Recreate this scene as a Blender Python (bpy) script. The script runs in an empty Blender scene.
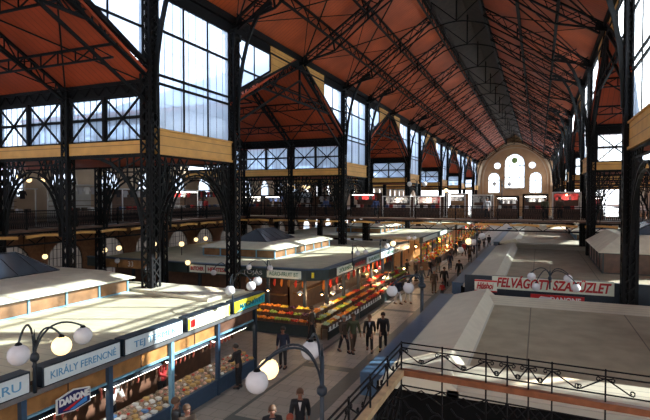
import bpy, bmesh, math, random
from mathutils import Vector, Matrix
random.seed(7)
C = bpy.context.scene.collection
sc = bpy.context.scene
PI = math.pi
# ------------------------------------------------------------------ camera
FPX = 505.0
YAW = math.radians(22.96); PITCH = math.atan(13/505.0)
EYE = Vector((0, 0, 7.6))
cam_d = bpy.data.cameras.new('camera'); cam_d.sensor_width = 36; cam_d.lens = FPX/650*36
cam_d.clip_start = .1; cam_d.clip_end = 600
cam = bpy.data.objects.new('camera', cam_d); C.objects.link(cam)
cam.location = EYE; cam.rotation_euler = (PI/2-PITCH, 0, YAW)
sc.camera = cam
F = Vector((-math.sin(YAW)*math.cos(PITCH), math.cos(YAW)*math.cos(PITCH), -math.sin(PITCH)))
Rt = Vector((math.cos(YAW), math.sin(YAW), 0)); U = Rt.cross(F)
def ray(x, y): return F + Rt*((x-325)/FPX) + U*((210-y)/FPX)
def atY(x, y, Y): d = ray(x, y); return EYE + d*(Y/d.y)
def atX(x, y, X): d = ray(x, y); return EYE + d*(X/d.x)
def atZ(x, y, z): d = ray(x, y); return EYE + d*((z-EYE.z)/d.z)

# ------------------------------------------------------------------ materials
MATS = {}
def mat(name, col, rough=.6, metal=0, noise=0, nscale=8, bump=0, emit=None, estr=0, trans=0, spec=None):
    m = bpy.data.materials.new(name); m.use_nodes = True; nt = m.node_tree; b = nt.nodes['Principled BSDF']
    b.inputs['Roughness'].default_value = rough; b.inputs['Metallic'].default_value = metal
    b.inputs['Base Color'].default_value = (*col, 1)
    if spec is not None: b.inputs['Specular IOR Level'].default_value = spec
    if noise or bump:
        tc = nt.nodes.new('ShaderNodeTexCoord'); n = nt.nodes.new('ShaderNodeTexNoise')
        n.inputs['Scale'].default_value = nscale; n.inputs['Detail'].default_value = 6
        nt.links.new(tc.outputs['Object'], n.inputs['Vector'])
        if noise:
            r = nt.nodes.new('ShaderNodeValToRGB')
            r.color_ramp.elements[0].position = .3; r.color_ramp.elements[1].position = .7
            r.color_ramp.elements[0].color = (*[c*(1-noise) for c in col], 1)
            r.color_ramp.elements[1].color = (*[min(1, c*(1+noise)) for c in col], 1)
            nt.links.new(n.outputs['Fac'], r.inputs[0]); nt.links.new(r.outputs[0], b.inputs['Base Color'])
        if bump:
            bp = nt.nodes.new('ShaderNodeBump'); bp.inputs['Strength'].default_value = bump; bp.inputs['Distance'].default_value = .02
            nt.links.new(n.outputs['Fac'], bp.inputs['Height']); nt.links.new(bp.outputs[0], b.inputs['Normal'])
    if emit:
        b.inputs['Emission Color'].default_value = (*emit, 1); b.inputs['Emission Strength'].default_value = estr
    MATS[name] = m; return m
def striped(name, col, col2, axis, scale, rough=.6, noise=.15, width=.12, nscale=3):
    """planks / ribs running across one axis: thin dark joints every 1/scale metres"""
    m = mat(name, col, rough); nt = m.node_tree; b = nt.nodes['Principled BSDF']
    tc = nt.nodes.new('ShaderNodeTexCoord'); sp = nt.nodes.new('ShaderNodeSeparateXYZ'); nt.links.new(tc.outputs['Object'], sp.inputs[0])
    mu = nt.nodes.new('ShaderNodeMath'); mu.operation = 'MULTIPLY'; mu.inputs[1].default_value = scale
    nt.links.new(sp.outputs[axis], mu.inputs[0])
    fr = nt.nodes.new('ShaderNodeMath'); fr.operation = 'FRACT'; nt.links.new(mu.outputs[0], fr.inputs[0])
    lt = nt.nodes.new('ShaderNodeMath'); lt.operation = 'LESS_THAN'; lt.inputs[1].default_value = width; nt.links.new(fr.outputs[0], lt.inputs[0])
    n = nt.nodes.new('ShaderNodeTexNoise'); n.inputs['Scale'].default_value = nscale; n.inputs['Detail'].default_value = 8
    nt.links.new(tc.outputs['Object'], n.inputs['Vector'])
    r = nt.nodes.new('ShaderNodeValToRGB'); r.color_ramp.elements[0].position = .3; r.color_ramp.elements[1].position = .72
    r.color_ramp.elements[0].color = (*[c*(1-noise) for c in col], 1); r.color_ramp.elements[1].color = (*[min(1, c*(1+noise)) for c in col], 1)
    nt.links.new(n.outputs['Fac'], r.inputs[0])
    mx = nt.nodes.new('ShaderNodeMix'); mx.data_type = 'RGBA'; nt.links.new(lt.outputs[0], mx.inputs[0])
    nt.links.new(r.outputs[0], mx.inputs[6]); mx.inputs[7].default_value = (*col2, 1)
    nt.links.new(mx.outputs[2], b.inputs['Base Color'])
    return m
iron = mat('iron', (.007, .007, .008), .6, 0, .25, 20, spec=.12)
ironw = mat('worn_iron', (.007, .0075, .008), .55, 0, .3, 30, spec=.15)
orange = striped('roof_boards', (.40, .068, .014), (.2, .036, .01), 1, 3.0, .62, .3, .1, .5)
orange_x = striped('roof_boards_hall', (.37, .052, .011), (.18, .03, .009), 0, 3.0, .8, .28, .1, .5)
tin = mat('zinc_roofing', (.45, .5, .56), .5, 0, .1, 2)
dark_roof = mat('dark_brown_boards', (.028, .016, .012), .8, 0, .4, 2)  # very dark brown boards of the ridge monitor
yellow = striped('ochre_boards', (.62, .33, .085), (.30, .15, .04), 2, 2.2, .6, .12, .08, 2)
cream = striped('ribbed_cream_sheet', (.56, .525, .37), (.40, .37, .26), 1, 2.8, .55, .16, .08, 1.2)
cream2 = mat('cream_sheet', (.62, .58, .45), .5, 0, .12, 2)
greyroof = striped('dusty_flat_roof', (.32, .275, .19), (.14, .12, .085), 0, .31, .8, .16, .012, 1.5)
rim = striped('pale_rim_sheet', (.52, .48, .37), (.36, .33, .26), 0, .55, .5, .08, .03, 2)
rim_y = striped('pale_slatted_sheet', (.52, .48, .37), (.34, .31, .25), 1, 6, .5, .08, .12, 2)
blue = mat('blue_paint', (.03, .065, .115), .4, 0, .15, 8)
blue_l = mat('light_blue_paint', (.16, .34, .46), .45, 0, .1, 8)
navy = mat('navy_paint', (.012, .022, .035), .45, 0, .2, 8)
green_d = mat('dark_green_paint', (.015, .028, .027), .5, 0, .2, 8)
signw = mat('sign_white', (.62, .70, .72), .3, 0, .04, 5)
signcream = mat('sign_cream', (.68, .72, .60), .35, 0, .05, 5)
lightblue_t = mat('letter_blue', (.10, .30, .50), .4)
brownp = mat('brown_pane', (.20, .105, .05), .25, 0, .35, 1.5)
red_t = mat('letter_red', (.42, .012, .015), .4)
black_t = mat('letter_black', (.012, .02, .012), .4)
green_t = mat('letter_green', (.03, .16, .07), .4)
white_t = mat('letter_white', (.75, .75, .72), .4)
logo_navy = mat('logo_navy', (.012, .015, .10), .35)
logo_red = mat('logo_red', (.55, .02, .02), .35)
logo_blue = mat('logo_blue', (.05, .25, .6), .35)
yel_s = mat('sign_yellow', (.72, .62, .03), .35)
cyan_s = mat('sign_cyan', (.02, .36, .42), .35)
woodp = mat('varnished_wood', (.33, .16, .055), .3, 0, .35, 2.5)
wooddk = mat('dark_wood', (.10, .045, .025), .5, 0, .3, 3)
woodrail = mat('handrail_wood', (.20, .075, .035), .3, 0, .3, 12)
woodlt = mat('sunlit_handrail_wood', (.46, .32, .17), .45, 0, .25, 12)  # paler copy of the handrail wood, sunlight painted into its colour
brick = mat('ochre_brick', (.17, .075, .035), .8, 0, .25, 5)
plaster = mat('tan_plaster', (.36, .21, .11), .8, 0, .12, .8)
plaster_l = mat('pale_plaster', (.40, .30, .20), .8, 0, .1, 1)
greyw = mat('grey_white_wall', (.42, .41, .38), .7, 0, .12, 1.5)
white = mat('white_paint', (.72, .72, .69), .45, 0, .05, 4)
globe_w = mat('opal_glass', (.66, .66, .68), .25, 0, .06, 6)
globe_lit = mat('lit_opal_glass', (.9, .75, .5), .3, emit=(1, .72, .36), estr=1.35)
tube_lit = mat('fluorescent_tube', (.9, .9, .85), .3, emit=(1, .95, .85), estr=7)
bulb_lit = mat('warm_bulb', (.9, .7, .4), .3, emit=(1, .62, .26), estr=14)
steel = mat('brushed_steel', (.45, .45, .45), .3, .8, .1, 10)
skin = mat('skin', (.26, .125, .08), .55, 0, .08, 10)
hair_d = mat('dark_hair', (.02, .014, .01), .6); hair_g = mat('grey_hair', (.28, .27, .25), .6); hair_b = mat('brown_hair', (.10, .05, .025), .6)
hair_r = mat('reddish_hair', (.28, .05, .02), .6)
cl = dict(black=mat('black_cloth', (.012, .012, .015), .8, 0, .2, 20), navy=mat('navy_cloth', (.015, .02, .045), .8), grey=mat('grey_cloth', (.09, .09, .09), .8),
          brown=mat('brown_cloth', (.07, .045, .03), .8), red=mat('red_cloth', (.35, .02, .02), .8), pale=mat('pale_cloth', (.42, .42, .44), .8),
          green=mat('olive_cloth', (.06, .07, .035), .8), white=mat('white_cloth', (.7, .7, .68), .8), blue=mat('blue_cloth', (.05, .08, .2), .8))
fr = dict(orange=mat('orange_peel', (.75, .22, .02), .45), apple=mat('apple_skin', (.5, .03, .02), .35), lemon=mat('lemon_skin', (.78, .52, .04), .45),
          tomato=mat('tomato_skin', (.6, .035, .015), .3), pepper=mat('pepper_skin', (.30, .42, .06), .3), cabbage=mat('cabbage_leaf', (.42, .5, .28), .6),
          cauli=mat('cauliflower_curd', (.65, .62, .48), .8), aubergine=mat('aubergine_skin', (.05, .01, .04), .25))
leafg = mat('leaf_green', (.04, .10, .03), .6)
cheese = mat('cheese', (.52, .34, .13), .5); meat = mat('meat', (.42, .10, .07), .45, 0, .3, 12); meat2 = mat('pale_meat', (.62, .36, .28), .5, 0, .2, 12)
pack_w = mat('white_packet', (.7, .7, .68), .4); pack_b = mat('blue_packet', (.1, .22, .45), .4)
outside = mat('outside_ground', (.3, .3, .3), .9)

glass = bpy.data.materials.new('window_glass'); glass.use_nodes = True
_nt = glass.node_tree; _nt.nodes.clear()
_o = _nt.nodes.new('ShaderNodeOutputMaterial'); _m = _nt.nodes.new('ShaderNodeMixShader'); _t = _nt.nodes.new('ShaderNodeBsdfTransparent'); _g = _nt.nodes.new('ShaderNodeBsdfGlossy')
_t.inputs[0].default_value = (.88, .94, 1, 1); _g.inputs['Roughness'].default_value = .15; _m.inputs[0].default_value = .06
_tr = _nt.nodes.new('ShaderNodeBsdfTranslucent'); _tr.inputs[0].default_value = (.85, .92, 1, 1); _m2 = _nt.nodes.new('ShaderNodeMixShader'); _m2.inputs[0].default_value = .3
_nt.links.new(_t.outputs[0], _m2.inputs[1]); _nt.links.new(_tr.outputs[0], _m2.inputs[2]); _nt.links.new(_m2.outputs[0], _m.inputs[1]); _nt.links.new(_g.outputs[0], _m.inputs[2]); _nt.links.new(_m.outputs[0], _o.inputs[0])
dusty = glass.copy(); dusty.name = 'dusty_glass'
for _x in dusty.node_tree.nodes:
    if _x.type == 'MIX_SHADER' and abs(_x.inputs[0].default_value-.3) < .01: _x.inputs[0].default_value = .75
    if _x.type == 'BSDF_TRANSLUCENT': _x.inputs[0].default_value = (.24, .2, .16, 1)
    if _x.type == 'BSDF_TRANSPARENT': _x.inputs[0].default_value = (.4, .4, .42, 1)
black_m = mat('shade_black_panel', (.006, .006, .006), .9, spec=.05)  # shade on the stall end walls is put into this near-black
tray_m = mat('display_bed', (.26, .19, .13), .7, 0, .8, 14)
skyglass = bpy.data.materials.new('skylight_glass'); skyglass.use_nodes = True
_b = skyglass.node_tree.nodes['Principled BSDF']; _b.inputs['Base Color'].default_value = (.075, .095, .12, 1); _b.inputs['Roughness'].default_value = .15

floor_m = mat('street_paving', (.25, .215, .19), .5)
_nt = floor_m.node_tree; _b = _nt.nodes['Principled BSDF']; _tc = _nt.nodes.new('ShaderNodeTexCoord')
_br = _nt.nodes.new('ShaderNodeTexBrick'); _br.inputs['Scale'].default_value = 1; _br.offset = .5
_br.inputs['Brick Width'].default_value = .6; _br.inputs['Row Height'].default_value = .6; _br.inputs['Mortar Size'].default_value = .012
_br.inputs['Color1'].default_value = (.36, .32, .29, 1); _br.inputs['Color2'].default_value = (.29, .26, .235, 1); _br.inputs['Mortar'].default_value = (.17, .155, .14, 1)
_nt.links.new(_tc.outputs['Object'], _br.inputs['Vector'])
_n = _nt.nodes.new('ShaderNodeTexNoise'); _n.inputs['Scale'].default_value = .7; _n.inputs['Detail'].default_value = 6; _nt.links.new(_tc.outputs['Object'], _n.inputs['Vector'])
_mx = _nt.nodes.new('ShaderNodeMix'); _mx.data_type = 'RGBA'; _mx.blend_type = 'MULTIPLY'; _mx.inputs[0].default_value = .35
_nt.links.new(_br.outputs['Color'], _mx.inputs[6]); _nt.links.new(_n.outputs['Fac'], _mx.inputs[7]); _nt.links.new(_mx.outputs[2], _b.inputs['Base Color'])
band_m = mat('dark_paving_band', (.04, .05, .056), .45, 0, .15, 3)

# ------------------------------------------------------------------ mesh builder
class MB:
    def __init__(s): s.v = []; s.f = []; s.mi = []; s.sm = []
    def add(s, vs, fs, mi=0, smooth=False):
        n = len(s.v); s.v += [tuple(v) for v in vs]; s.f += [tuple(i+n for i in f) for f in fs]; s.mi += [mi]*len(fs); s.sm += [smooth]*len(fs)
        return s
    def box(s, a, b, mi=0):
        x0, y0, z0 = [min(a[i], b[i]) for i in range(3)]; x1, y1, z1 = [max(a[i], b[i]) for i in range(3)]
        return s.add([(x0,y0,z0),(x1,y0,z0),(x1,y1,z0),(x0,y1,z0),(x0,y0,z1),(x1,y0,z1),(x1,y1,z1),(x0,y1,z1)],
                     [(0,3,2,1),(4,5,6,7),(0,1,5,4),(1,2,6,5),(2,3,7,6),(3,0,4,7)], mi)
    def cbox(s, c, d, mi=0): return s.box([c[i]-d[i]/2 for i in range(3)], [c[i]+d[i]/2 for i in range(3)], mi)
    def beam(s, p, q, w, h=None, mi=0, up=(0, 0, 1)):
        h = h or w; p = Vector(p); q = Vector(q); d = (q-p)
        if d.length < 1e-6: return s
        d.normalize(); up = Vector(up)
        if abs(d.dot(up)) > .98: up = Vector((1, 0, 0))
        a = d.cross(up).normalized()*(w/2); b = a.cross(d).normalized()*(h/2)
        vs = [p-a-b, p+a-b, p+a+b, p-a+b, q-a-b, q+a-b, q+a+b, q-a+b]
        return s.add(vs, [(0,3,2,1),(4,5,6,7),(0,1,5,4),(1,2,6,5),(2,3,7,6),(3,0,4,7)], mi)
    def path(s, pts, r, n=6, mi=0, close=False, smooth=True):
        pts = [Vector(p) for p in pts]; m = len(pts); rings = []
        rr = r if isinstance(r, (list, tuple)) else [r]*m
        for i, p in enumerate(pts):
            a = pts[(i-1) % m] if (i or close) else p; b = pts[(i+1) % m] if (i < m-1 or close) else p
            d = (b-a).normalized(); up = Vector((0, 0, 1)) if abs(d.z) < .95 else Vector((1, 0, 0))
            x = d.cross(up).normalized(); y = x.cross(d).normalized()
            rings.append([p+(x*math.cos(2*PI*k/n)+y*math.sin(2*PI*k/n))*rr[i] for k in range(n)])
        vs = [v for g in rings for v in g]; fs = []
        for i in range(m if close else m-1):
            j = (i+1) % m
            for k in range(n): fs.append((i*n+k, i*n+(k+1) % n, j*n+(k+1) % n, j*n+k))
        if not close: fs += [tuple(range(n))[::-1], tuple((m-1)*n+k for k in range(n))]
        return s.add(vs, fs, mi, smooth)
    def lathe(s, prof, c=(0, 0, 0), n=16, mi=0, smooth=True):
        vs = []; fs = []
        for r, z in prof:
            for k in range(n): vs.append((c[0]+r*math.cos(2*PI*k/n), c[1]+r*math.sin(2*PI*k/n), c[2]+z))
        for i in range(len(prof)-1):
            for k in range(n): fs.append((i*n+k, i*n+(k+1) % n, (i+1)*n+(k+1) % n, (i+1)*n+k))
        fs += [tuple(range(n))[::-1], tuple((len(prof)-1)*n+k for k in range(n))]
        return s.add(vs, fs, mi, smooth)
    def ball(s, c, r, n=12, mi=0, sz=1.0):
        m = max(4, n//2); prof = [(max(.001, r*math.sin(PI*i/m)), -r*math.cos(PI*i/m)*sz) for i in range(m+1)]
        return s.lathe(prof, c, n, mi)
    def prism(s, poly, axis, a, b, mi=0):
        """2D polygon extruded along axis (0=x,1=y,2=z) from a to b; poly coords are the two others in order"""
        def P(p, t):
            l = list(p); l.insert(axis, t); return tuple(l)
        n = len(poly); vs = [P(p, a) for p in poly]+[P(p, b) for p in poly]
        fs = [tuple(range(n)), tuple(range(2*n-1, n-1, -1))]+[(i, i+n, (i+1) % n+n, (i+1) % n) for i in range(n)]
        return s.add(vs, fs, mi)
    def lattice(s, p0, p1, q0, q1, n, w, mi=0, posts=False, cross=False):
        """zigzag lacing between chord p0-p1 and chord q0-q1"""
        p0, p1, q0, q1 = map(Vector, (p0, p1, q0, q1))
        for i in range(n):
            t, u = i/n, (i+1)/n
            a, b = p0.lerp(p1, t), p0.lerp(p1, u); c, d = q0.lerp(q1, t), q0.lerp(q1, u)
            if cross: s.beam(a, d, w, mi=mi); s.beam(c, b, w, mi=mi)
            elif i % 2: s.beam(a, d, w, mi=mi)
            else: s.beam(c, b, w, mi=mi)
            if posts and i: s.beam(a, c, w, mi=mi)
        return s
def link(name, mb, mats, parent=None, label=None, world=False, fix=False):
    me = bpy.data.meshes.new(name)
    off = Vector((0, 0, 0))
    if parent is not None and world: off = parent.location
    me.from_pydata([Vector(v)-off for v in mb.v], [], mb.f)
    for m in (mats if isinstance(mats, (list, tuple)) else [mats]): me.materials.append(m)
    me.polygons.foreach_set('material_index', mb.mi); me.polygons.foreach_set('use_smooth', mb.sm)
    me.update()
    bm = bmesh.new(); bm.from_mesh(me); bmesh.ops.recalc_face_normals(bm, faces=bm.faces); bm.to_mesh(me); bm.free()
    o = bpy.data.objects.new(name, me); C.objects.link(o)
    if parent is not None: o.parent = parent
    if label: o['label'] = label
    return o
def tag(o, label, cat, group=None, kind=None):
    o['label'] = label; o['category'] = cat
    if group: o['group'] = group
    if kind: o['kind'] = kind
    return o
def thing(name, label, cat, loc=(0, 0, 0), rz=0, group=None):
    o = bpy.data.objects.new(name, None); C.objects.link(o); o.empty_display_size = .2
    o.location = loc; o.rotation_euler = (0, 0, rz); return tag(o, label, cat, group)
def single(name, mb, mats, label, cat, loc=(0, 0, 0), group=None, rz=0):
    """a thing that is one mesh; verts local to loc"""
    o = link(name, mb, mats); o.location = loc; o.rotation_euler = (0, 0, rz); return tag(o, label, cat, group)
def struct(name, mb, mats, parent=None):
    o = link(name, mb, mats, parent)
    if parent is None: o['kind'] = 'structure'
    return o
KIDS = {}
def dup(root, loc, rz=None, label=None, group=None):
    r = root.copy(); C.objects.link(r); r.location = loc
    if rz is not None: r.rotation_euler = (0, 0, rz)
    if label: r['label'] = label
    if group: r['group'] = group
    for ch in KIDS.get(root.name) or KIDS.setdefault(root.name, [(c, list(c.children)) for c in root.children]):
        c, gs = ch; n = c.copy(); C.objects.link(n); n.parent = r
        for g in gs:
            m = g.copy(); C.objects.link(m); m.parent = n
    return r
TXT_N = 0
def text(s, size, material, parent, loc, rot, name='lettering', extrude=.008, shear=0, bold=0, width=None, align='CENTER', spacing=1.0):
    cu = bpy.data.curves.new(name, 'FONT'); cu.body = s; cu.size = size; cu.extrude = extrude; cu.align_x = align; cu.align_y = 'CENTER'
    cu.shear = shear; cu.offset = bold; cu.space_character = spacing
    cu.materials.append(material)
    o = bpy.data.objects.new(name, cu); C.objects.link(o); o.parent = parent; o.location = loc; o.rotation_euler = rot
    bpy.context.view_layer.update()
    sxw = width/o.dimensions.x if width and o.dimensions.x > 0 else 1
    me = bpy.data.meshes.new_from_object(o.evaluated_get(bpy.context.evaluated_depsgraph_get())); bpy.data.objects.remove(o)
    for v in me.vertices: v.co.x *= sxw
    o = bpy.data.objects.new(name, me); C.objects.link(o); o.parent = parent; o.location = loc; o.rotation_euler = rot
    return o
    if width:
        bpy.context.view_layer.update()
        w = o.dimensions.x
        if w > 0: o.scale = (width/w, 1, 1)
    return o
ORD = ['first', 'second', 'third', 'fourth', 'fifth', 'sixth', 'seventh', 'eighth', 'ninth', 'tenth', 'eleventh', 'twelfth', 'thirteenth', 'fourteenth', 'fifteenth', 'sixteenth',
       'seventeenth', 'eighteenth', 'nineteenth', 'twentieth', 'twenty-first', 'twenty-second', 'twenty-third', 'twenty-fourth', 'twenty-fifth', 'twenty-sixth']
# ------------------------------------------------------------------ the building
XL, XR, XC, ZE, ZG = -16.4, 3.6, -6.4, 17.9, 13.0
ZB0, ZB1 = 9.7, 10.7
HALLS = [(.4, 18.2), (25, 42.8), (49.6, 67.4), (74.2, 92), (98.8, 116.6), (123.4, 141.2)]
NARROW = [(-6.4, .4), (18.2, 25), (42.8, 49.6), (67.4, 74.2), (92, 98.8), (116.6, 123.4), (141.2, 152)]
YEND = 152.0; YBACK = -8.0
def sx(s, off): return XL-off if s < 0 else XR+off
SN = {-1: 'left', 1: 'right'}
OUT = 17.6
WN = [0]; TN = [0]
def nextw(): WN[0] += 1; return 'window_%d' % WN[0]
def nextt(): TN[0] += 1; return 'trim_%d' % TN[0]

struct('floor', MB().box((-40, -20, -.2), (30, YEND+2, 0)), floor_m)
struct('outside_ground', MB().box((-200, -150, -.5), (200, 300, -.25)), outside)
# dark paving bands laid in the street, 4 mm proud of the slabs
mb = MB()
for x0, x1 in ((-9.85, -9.7), (-7.5, -6.9), (-5.0, -4.85)): mb.box((x0, 5, 0), (x1, 120, .004))
for k in range(16):
    y = 8.2+k*6.1
    for x0, x1 in ((-9.7, -7.5), (-6.9, -5.0)): mb.box((x0, y, 0), (x1, y+.5, .004))
struct('floor_bands', mb, band_m)

# nave roof
T = .16
def slope_pair(name, xe, xm):
    z0, z1 = ZE, 23.1
    mb = MB().prism([(xe, z0), (xm, z1), (xm, z1+T), (xe, z0+T)], 1, YBACK, YEND)
    return struct(name, mb, orange)
for s_, xe, xm in ((-1, XL-.5, -8.5), (1, XR+.5, -4.3)): struct('roof_nave_%s' % SN[s_], MB().prism([(xe, ZE+T+.02), (xm, 23.1+T+.02), (xm, 23.1+T+.1), (xe, ZE+T+.1)], 1, YBACK, YEND), tin)
slope_pair('ceiling_nave_left', XL-.3, -8.5); slope_pair('ceiling_nave_right', XR+.3, -4.3)
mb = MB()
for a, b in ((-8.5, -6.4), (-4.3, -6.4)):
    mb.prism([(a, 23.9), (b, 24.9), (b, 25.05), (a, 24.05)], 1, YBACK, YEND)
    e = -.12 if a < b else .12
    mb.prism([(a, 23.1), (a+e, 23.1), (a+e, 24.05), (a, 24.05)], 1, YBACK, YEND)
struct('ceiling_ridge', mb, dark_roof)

# lattice purlins running the length of the nave
def purlin(x, z, label, m):
    r = thing('lattice_purlin', label, 'purlin', (x, YBACK, z), 0, 'lattice purlins under the nave roof')
    L = YEND-YBACK
    link('top_chord', MB().beam((0, 0, -.1), (0, L, -.1), .16, .1), m, r)
    link('bottom_chord', MB().beam((0, 0, -.75), (0, L, -.75), .16, .1), m, r)
    link('lacing', MB().lattice((0, 0, -.1), (0, L, -.1), (0, 0, -.75), (0, L, -.75), 160, .06), m, r)
for s in (-1, 1):
    for k, t in enumerate((.336, .646, 1.0)):
        x = XC+s*(10-7.9*t); z = ZE+5.2*t
        purlin(x, z, ['lower lattice purlin', 'middle lattice purlin', 'dark lattice purlin edging the ridge'][k]+' on the %s nave roof slope' % SN[s], ironw if k == 2 else iron)
# eaves
for s in (-1, 1):
    x = sx(s, 0)
    mb = MB().box((x-.22, YBACK, 17.95), (x+.22, YEND, 17.55)).box((x-.12, YBACK, 17.0), (x+.12, YEND, 17.1))
    mb.box((x-.02, YBACK, 17.0), (x+.02, YEND, 17.6)); mb.lattice((x, YBACK, 17.6), (x, YEND, 17.6), (x, YBACK, 17.05), (x, YEND, 17.05), 180, .05)
    struct(nextt(), mb, iron)

# roof trusses
TY = [9.3, 18.2, 25, 33.9, 42.8, 49.6, 58.5, 67.4, 74.2, 83.1, 92, 98.8, 107.7, 116.6, 123.4, 132.3, 141.2, 148]
def make_truss():
    r = thing('roof_truss', 'x', 'roof truss', (XC, 0, 0), 0, 'iron trusses carrying the nave roof')
    for s in (-1, 1):
        a0, a1 = (s*9.9, 0, 17.7), (s*2.1, 0, 22.85); b0, b1 = (s*9.6, 0, 17.2), (s*2.1, 0, 22.2)
        mb = MB().beam(a0, a1, .18, .1).beam(b0, b1, .18, .1).lattice(a0, a1, b0, b1, 16, .05)
        link('rafter', mb, iron, r)
        L = [(s*9.8, 0, 17.45), (s*7.2, 0, 18.1), (s*4.7, 0, 20.0), (s*2.2, 0, 21.6)]
        link('bottom_chord', MB().beam(L[0], L[1], .1).beam(L[1], L[2], .1).beam(L[2], L[3], .1), iron, r)
        R = [(s*7.35, 0, 19.1), (s*4.7, 0, 20.85)]
        for k in range(2): link('strut', MB().beam(L[k+1], R[k], .11), iron, r)
        link('tie_rod', MB().beam(L[0], R[1], .05).beam(L[1], R[1], .05).beam(L[2], a1, .05).beam(L[1], (s*8.6, 0, 18.4), .05), iron, r)
        link('gusset_plate', MB().prism([(s*10, 17.3), (s*10, 17.8), (s*9.4, 17.9), (s*9.3, 17.45)], 1, -.05, .05), iron, r)
    pts = [(-2.2+4.4*k/8, 0, 21.6+.45*math.sin(PI*k/8)) for k in range(9)]
    link('collar', MB().path(pts, .06, 5), ironw, r)
    link('king_post', MB().beam((0, 0, 22.05), (0, 0, 24.8), .12).beam((0, 0, 22.1), (2.1, 0, 23.9), .07).beam((0, 0, 22.1), (-2.1, 0, 23.9), .07).beam((2.1, 0, 22.3), (2.1, 0, 23.9), .1).beam((-2.1, 0, 22.3), (-2.1, 0, 23.9), .1), iron, r)
    return r
tr = make_truss(); bpy.context.view_layer.update()
for i, y in enumerate(TY):
    lab = 'iron nave roof truss, %s from the near end' % ORD[i]
    if i == 0: tr.location = (XC, y, 0); tr['label'] = lab
    else: dup(tr, (XC, y, 0), 0, lab)
# crossing wind braces in the plane of the roof
for i in range(12):
    y0, y1 = TY[i], TY[i+1]
    for s in (-1, 1):
        r = thing('wind_brace', 'thin crossed rods under %s nave roof, %s bay from the near end' % (SN[s], ORD[i]), 'brace', (XC, y0, 0), 0, 'wind braces under the nave roof')
        for a, b in ((0, y1-y0), (y1-y0, 0)):
            link('rod', MB().beam((s*9.7, a, 17.5), (s*2.2, b, 22.3), .07), iron, r)
            link('rod', MB().beam((s*9.7, (a+b)/2+(a-b)/2, 17.6), (s*4.8, b, 20.4), .045), iron, r)

# ------------------------------------------------------------------ columns
def lattice_column(h, w, label, cat_label, bracket=0, n=None, z0=0):
    r = thing('iron_column', label, 'column', (0, 0, 0), 0, cat_label)
    n = n or int(h/.55)
    a = w/2
    for x, y in ((-a, -a), (a, -a), (a, a), (-a, a)):
        ix, iy = (-1 if x > 0 else 1), (-1 if y > 0 else 1)
        link('corner_angle', MB().box((x, y, .6), (x+ix*.13, y+iy*.03, h)).box((x, y, .6), (x+ix*.03, y+iy*.13, h)), iron, r)
    for ax, sg in ((0, -1), (0, 1), (1, -1), (1, 1)):
        d = sg*(a-.03)
        P = (lambda u, z: (u, d, z)) if ax == 0 else (lambda u, z: (d, u, z))
        mb = MB().lattice(P(-a+.05, .7), P(-a+.05, h-.1), P(a-.05, .7), P(a-.05, h-.1), n, .055, cross=True)
        link('lacing_panel', mb, ironw, r)
    link('core_web', MB().box((-.05, -a+.08, .5), (.05, a-.08, h-.1)).box((-a+.08, -.04, .5), (a-.08, .04, h-.1)), iron, r)
    link('base', MB().prism([(-a-.15, 0), (a+.15, 0), (a+.15, .35), (a+.03, .6), (-a-.03, .6), (-a-.15, .35)], 1, -a-.15, a+.15), iron, r)
    link('capital', MB().box((-a-.1, -a-.1, h-.15), (a+.1, a+.1, h)).box((-a-.06, -a-.06, h-.5), (a+.06, a+.06, h-.35)), iron, r)
    if bracket:
        pts = [(a, 0, 11.4)]+[(a+2.3*(1-math.cos(PI/2*k/8)), 0, 11.4+7.0*math.sin(PI/2*k/8)) for k in range(1, 9)]
        mb = MB()
        for p, q in zip(pts, pts[1:]): mb.beam(p, q, .2, .12, up=(0, 1, 0))
        for k in (3, 5, 7): mb.beam((a, 0, pts[k][2]+.9), pts[k], .07)
        mb.beam((a, 0, 17.4), (a+2.3, 0, 18.2), .1)
        link('curved_bracket', mb, ironw, r)
    return r
c0 = lattice_column(17.1, .62, 'x', 'tall lattice columns along the nave', 1); bpy.context.view_layer.update()
first = True
for s in (-1, 1):
    ys = [y for h in HALLS for y in h]
    ys = [y for y in ys if y > 17]+[148.0]
    for i, y in enumerate(ys):
        lab = 'tall dark lattice column rising to the roof, %s along the %s side of the nave' % (ORD[i], SN[s])
        if first: c0.location = (sx(s, 0), y, 0); c0['label'] = lab; first = False; c0.rotation_euler.z = 0
        else: dup(c0, (sx(s, 0), y, 0), 0 if s < 0 else PI, lab)
o0 = lattice_column(12.95, .46, 'x', 'shorter lattice columns in the side halls'); bpy.context.view_layer.update()
first = True
for s in (-1, 1):
    for row, off in ((0, 5.2), (1, 10.4)):
        ys = (18.2, 25, 42.8, 49.6, 67.4, 74.2) if s < 0 else ((42.8, 49.6, 67.4) if row == 0 else (42.8,))
        for i, y in enumerate(ys):
            lab = 'slender dark lattice column in the %s aisle, %s row out, %s from the camera' % (SN[s], ['inner', 'outer'][row], ORD[i])
            if first: o0.location = (sx(s, off), y, 0); o0['label'] = lab; first = False
            else: dup(o0, (sx(s, off), y, 0), 0, lab)

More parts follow.
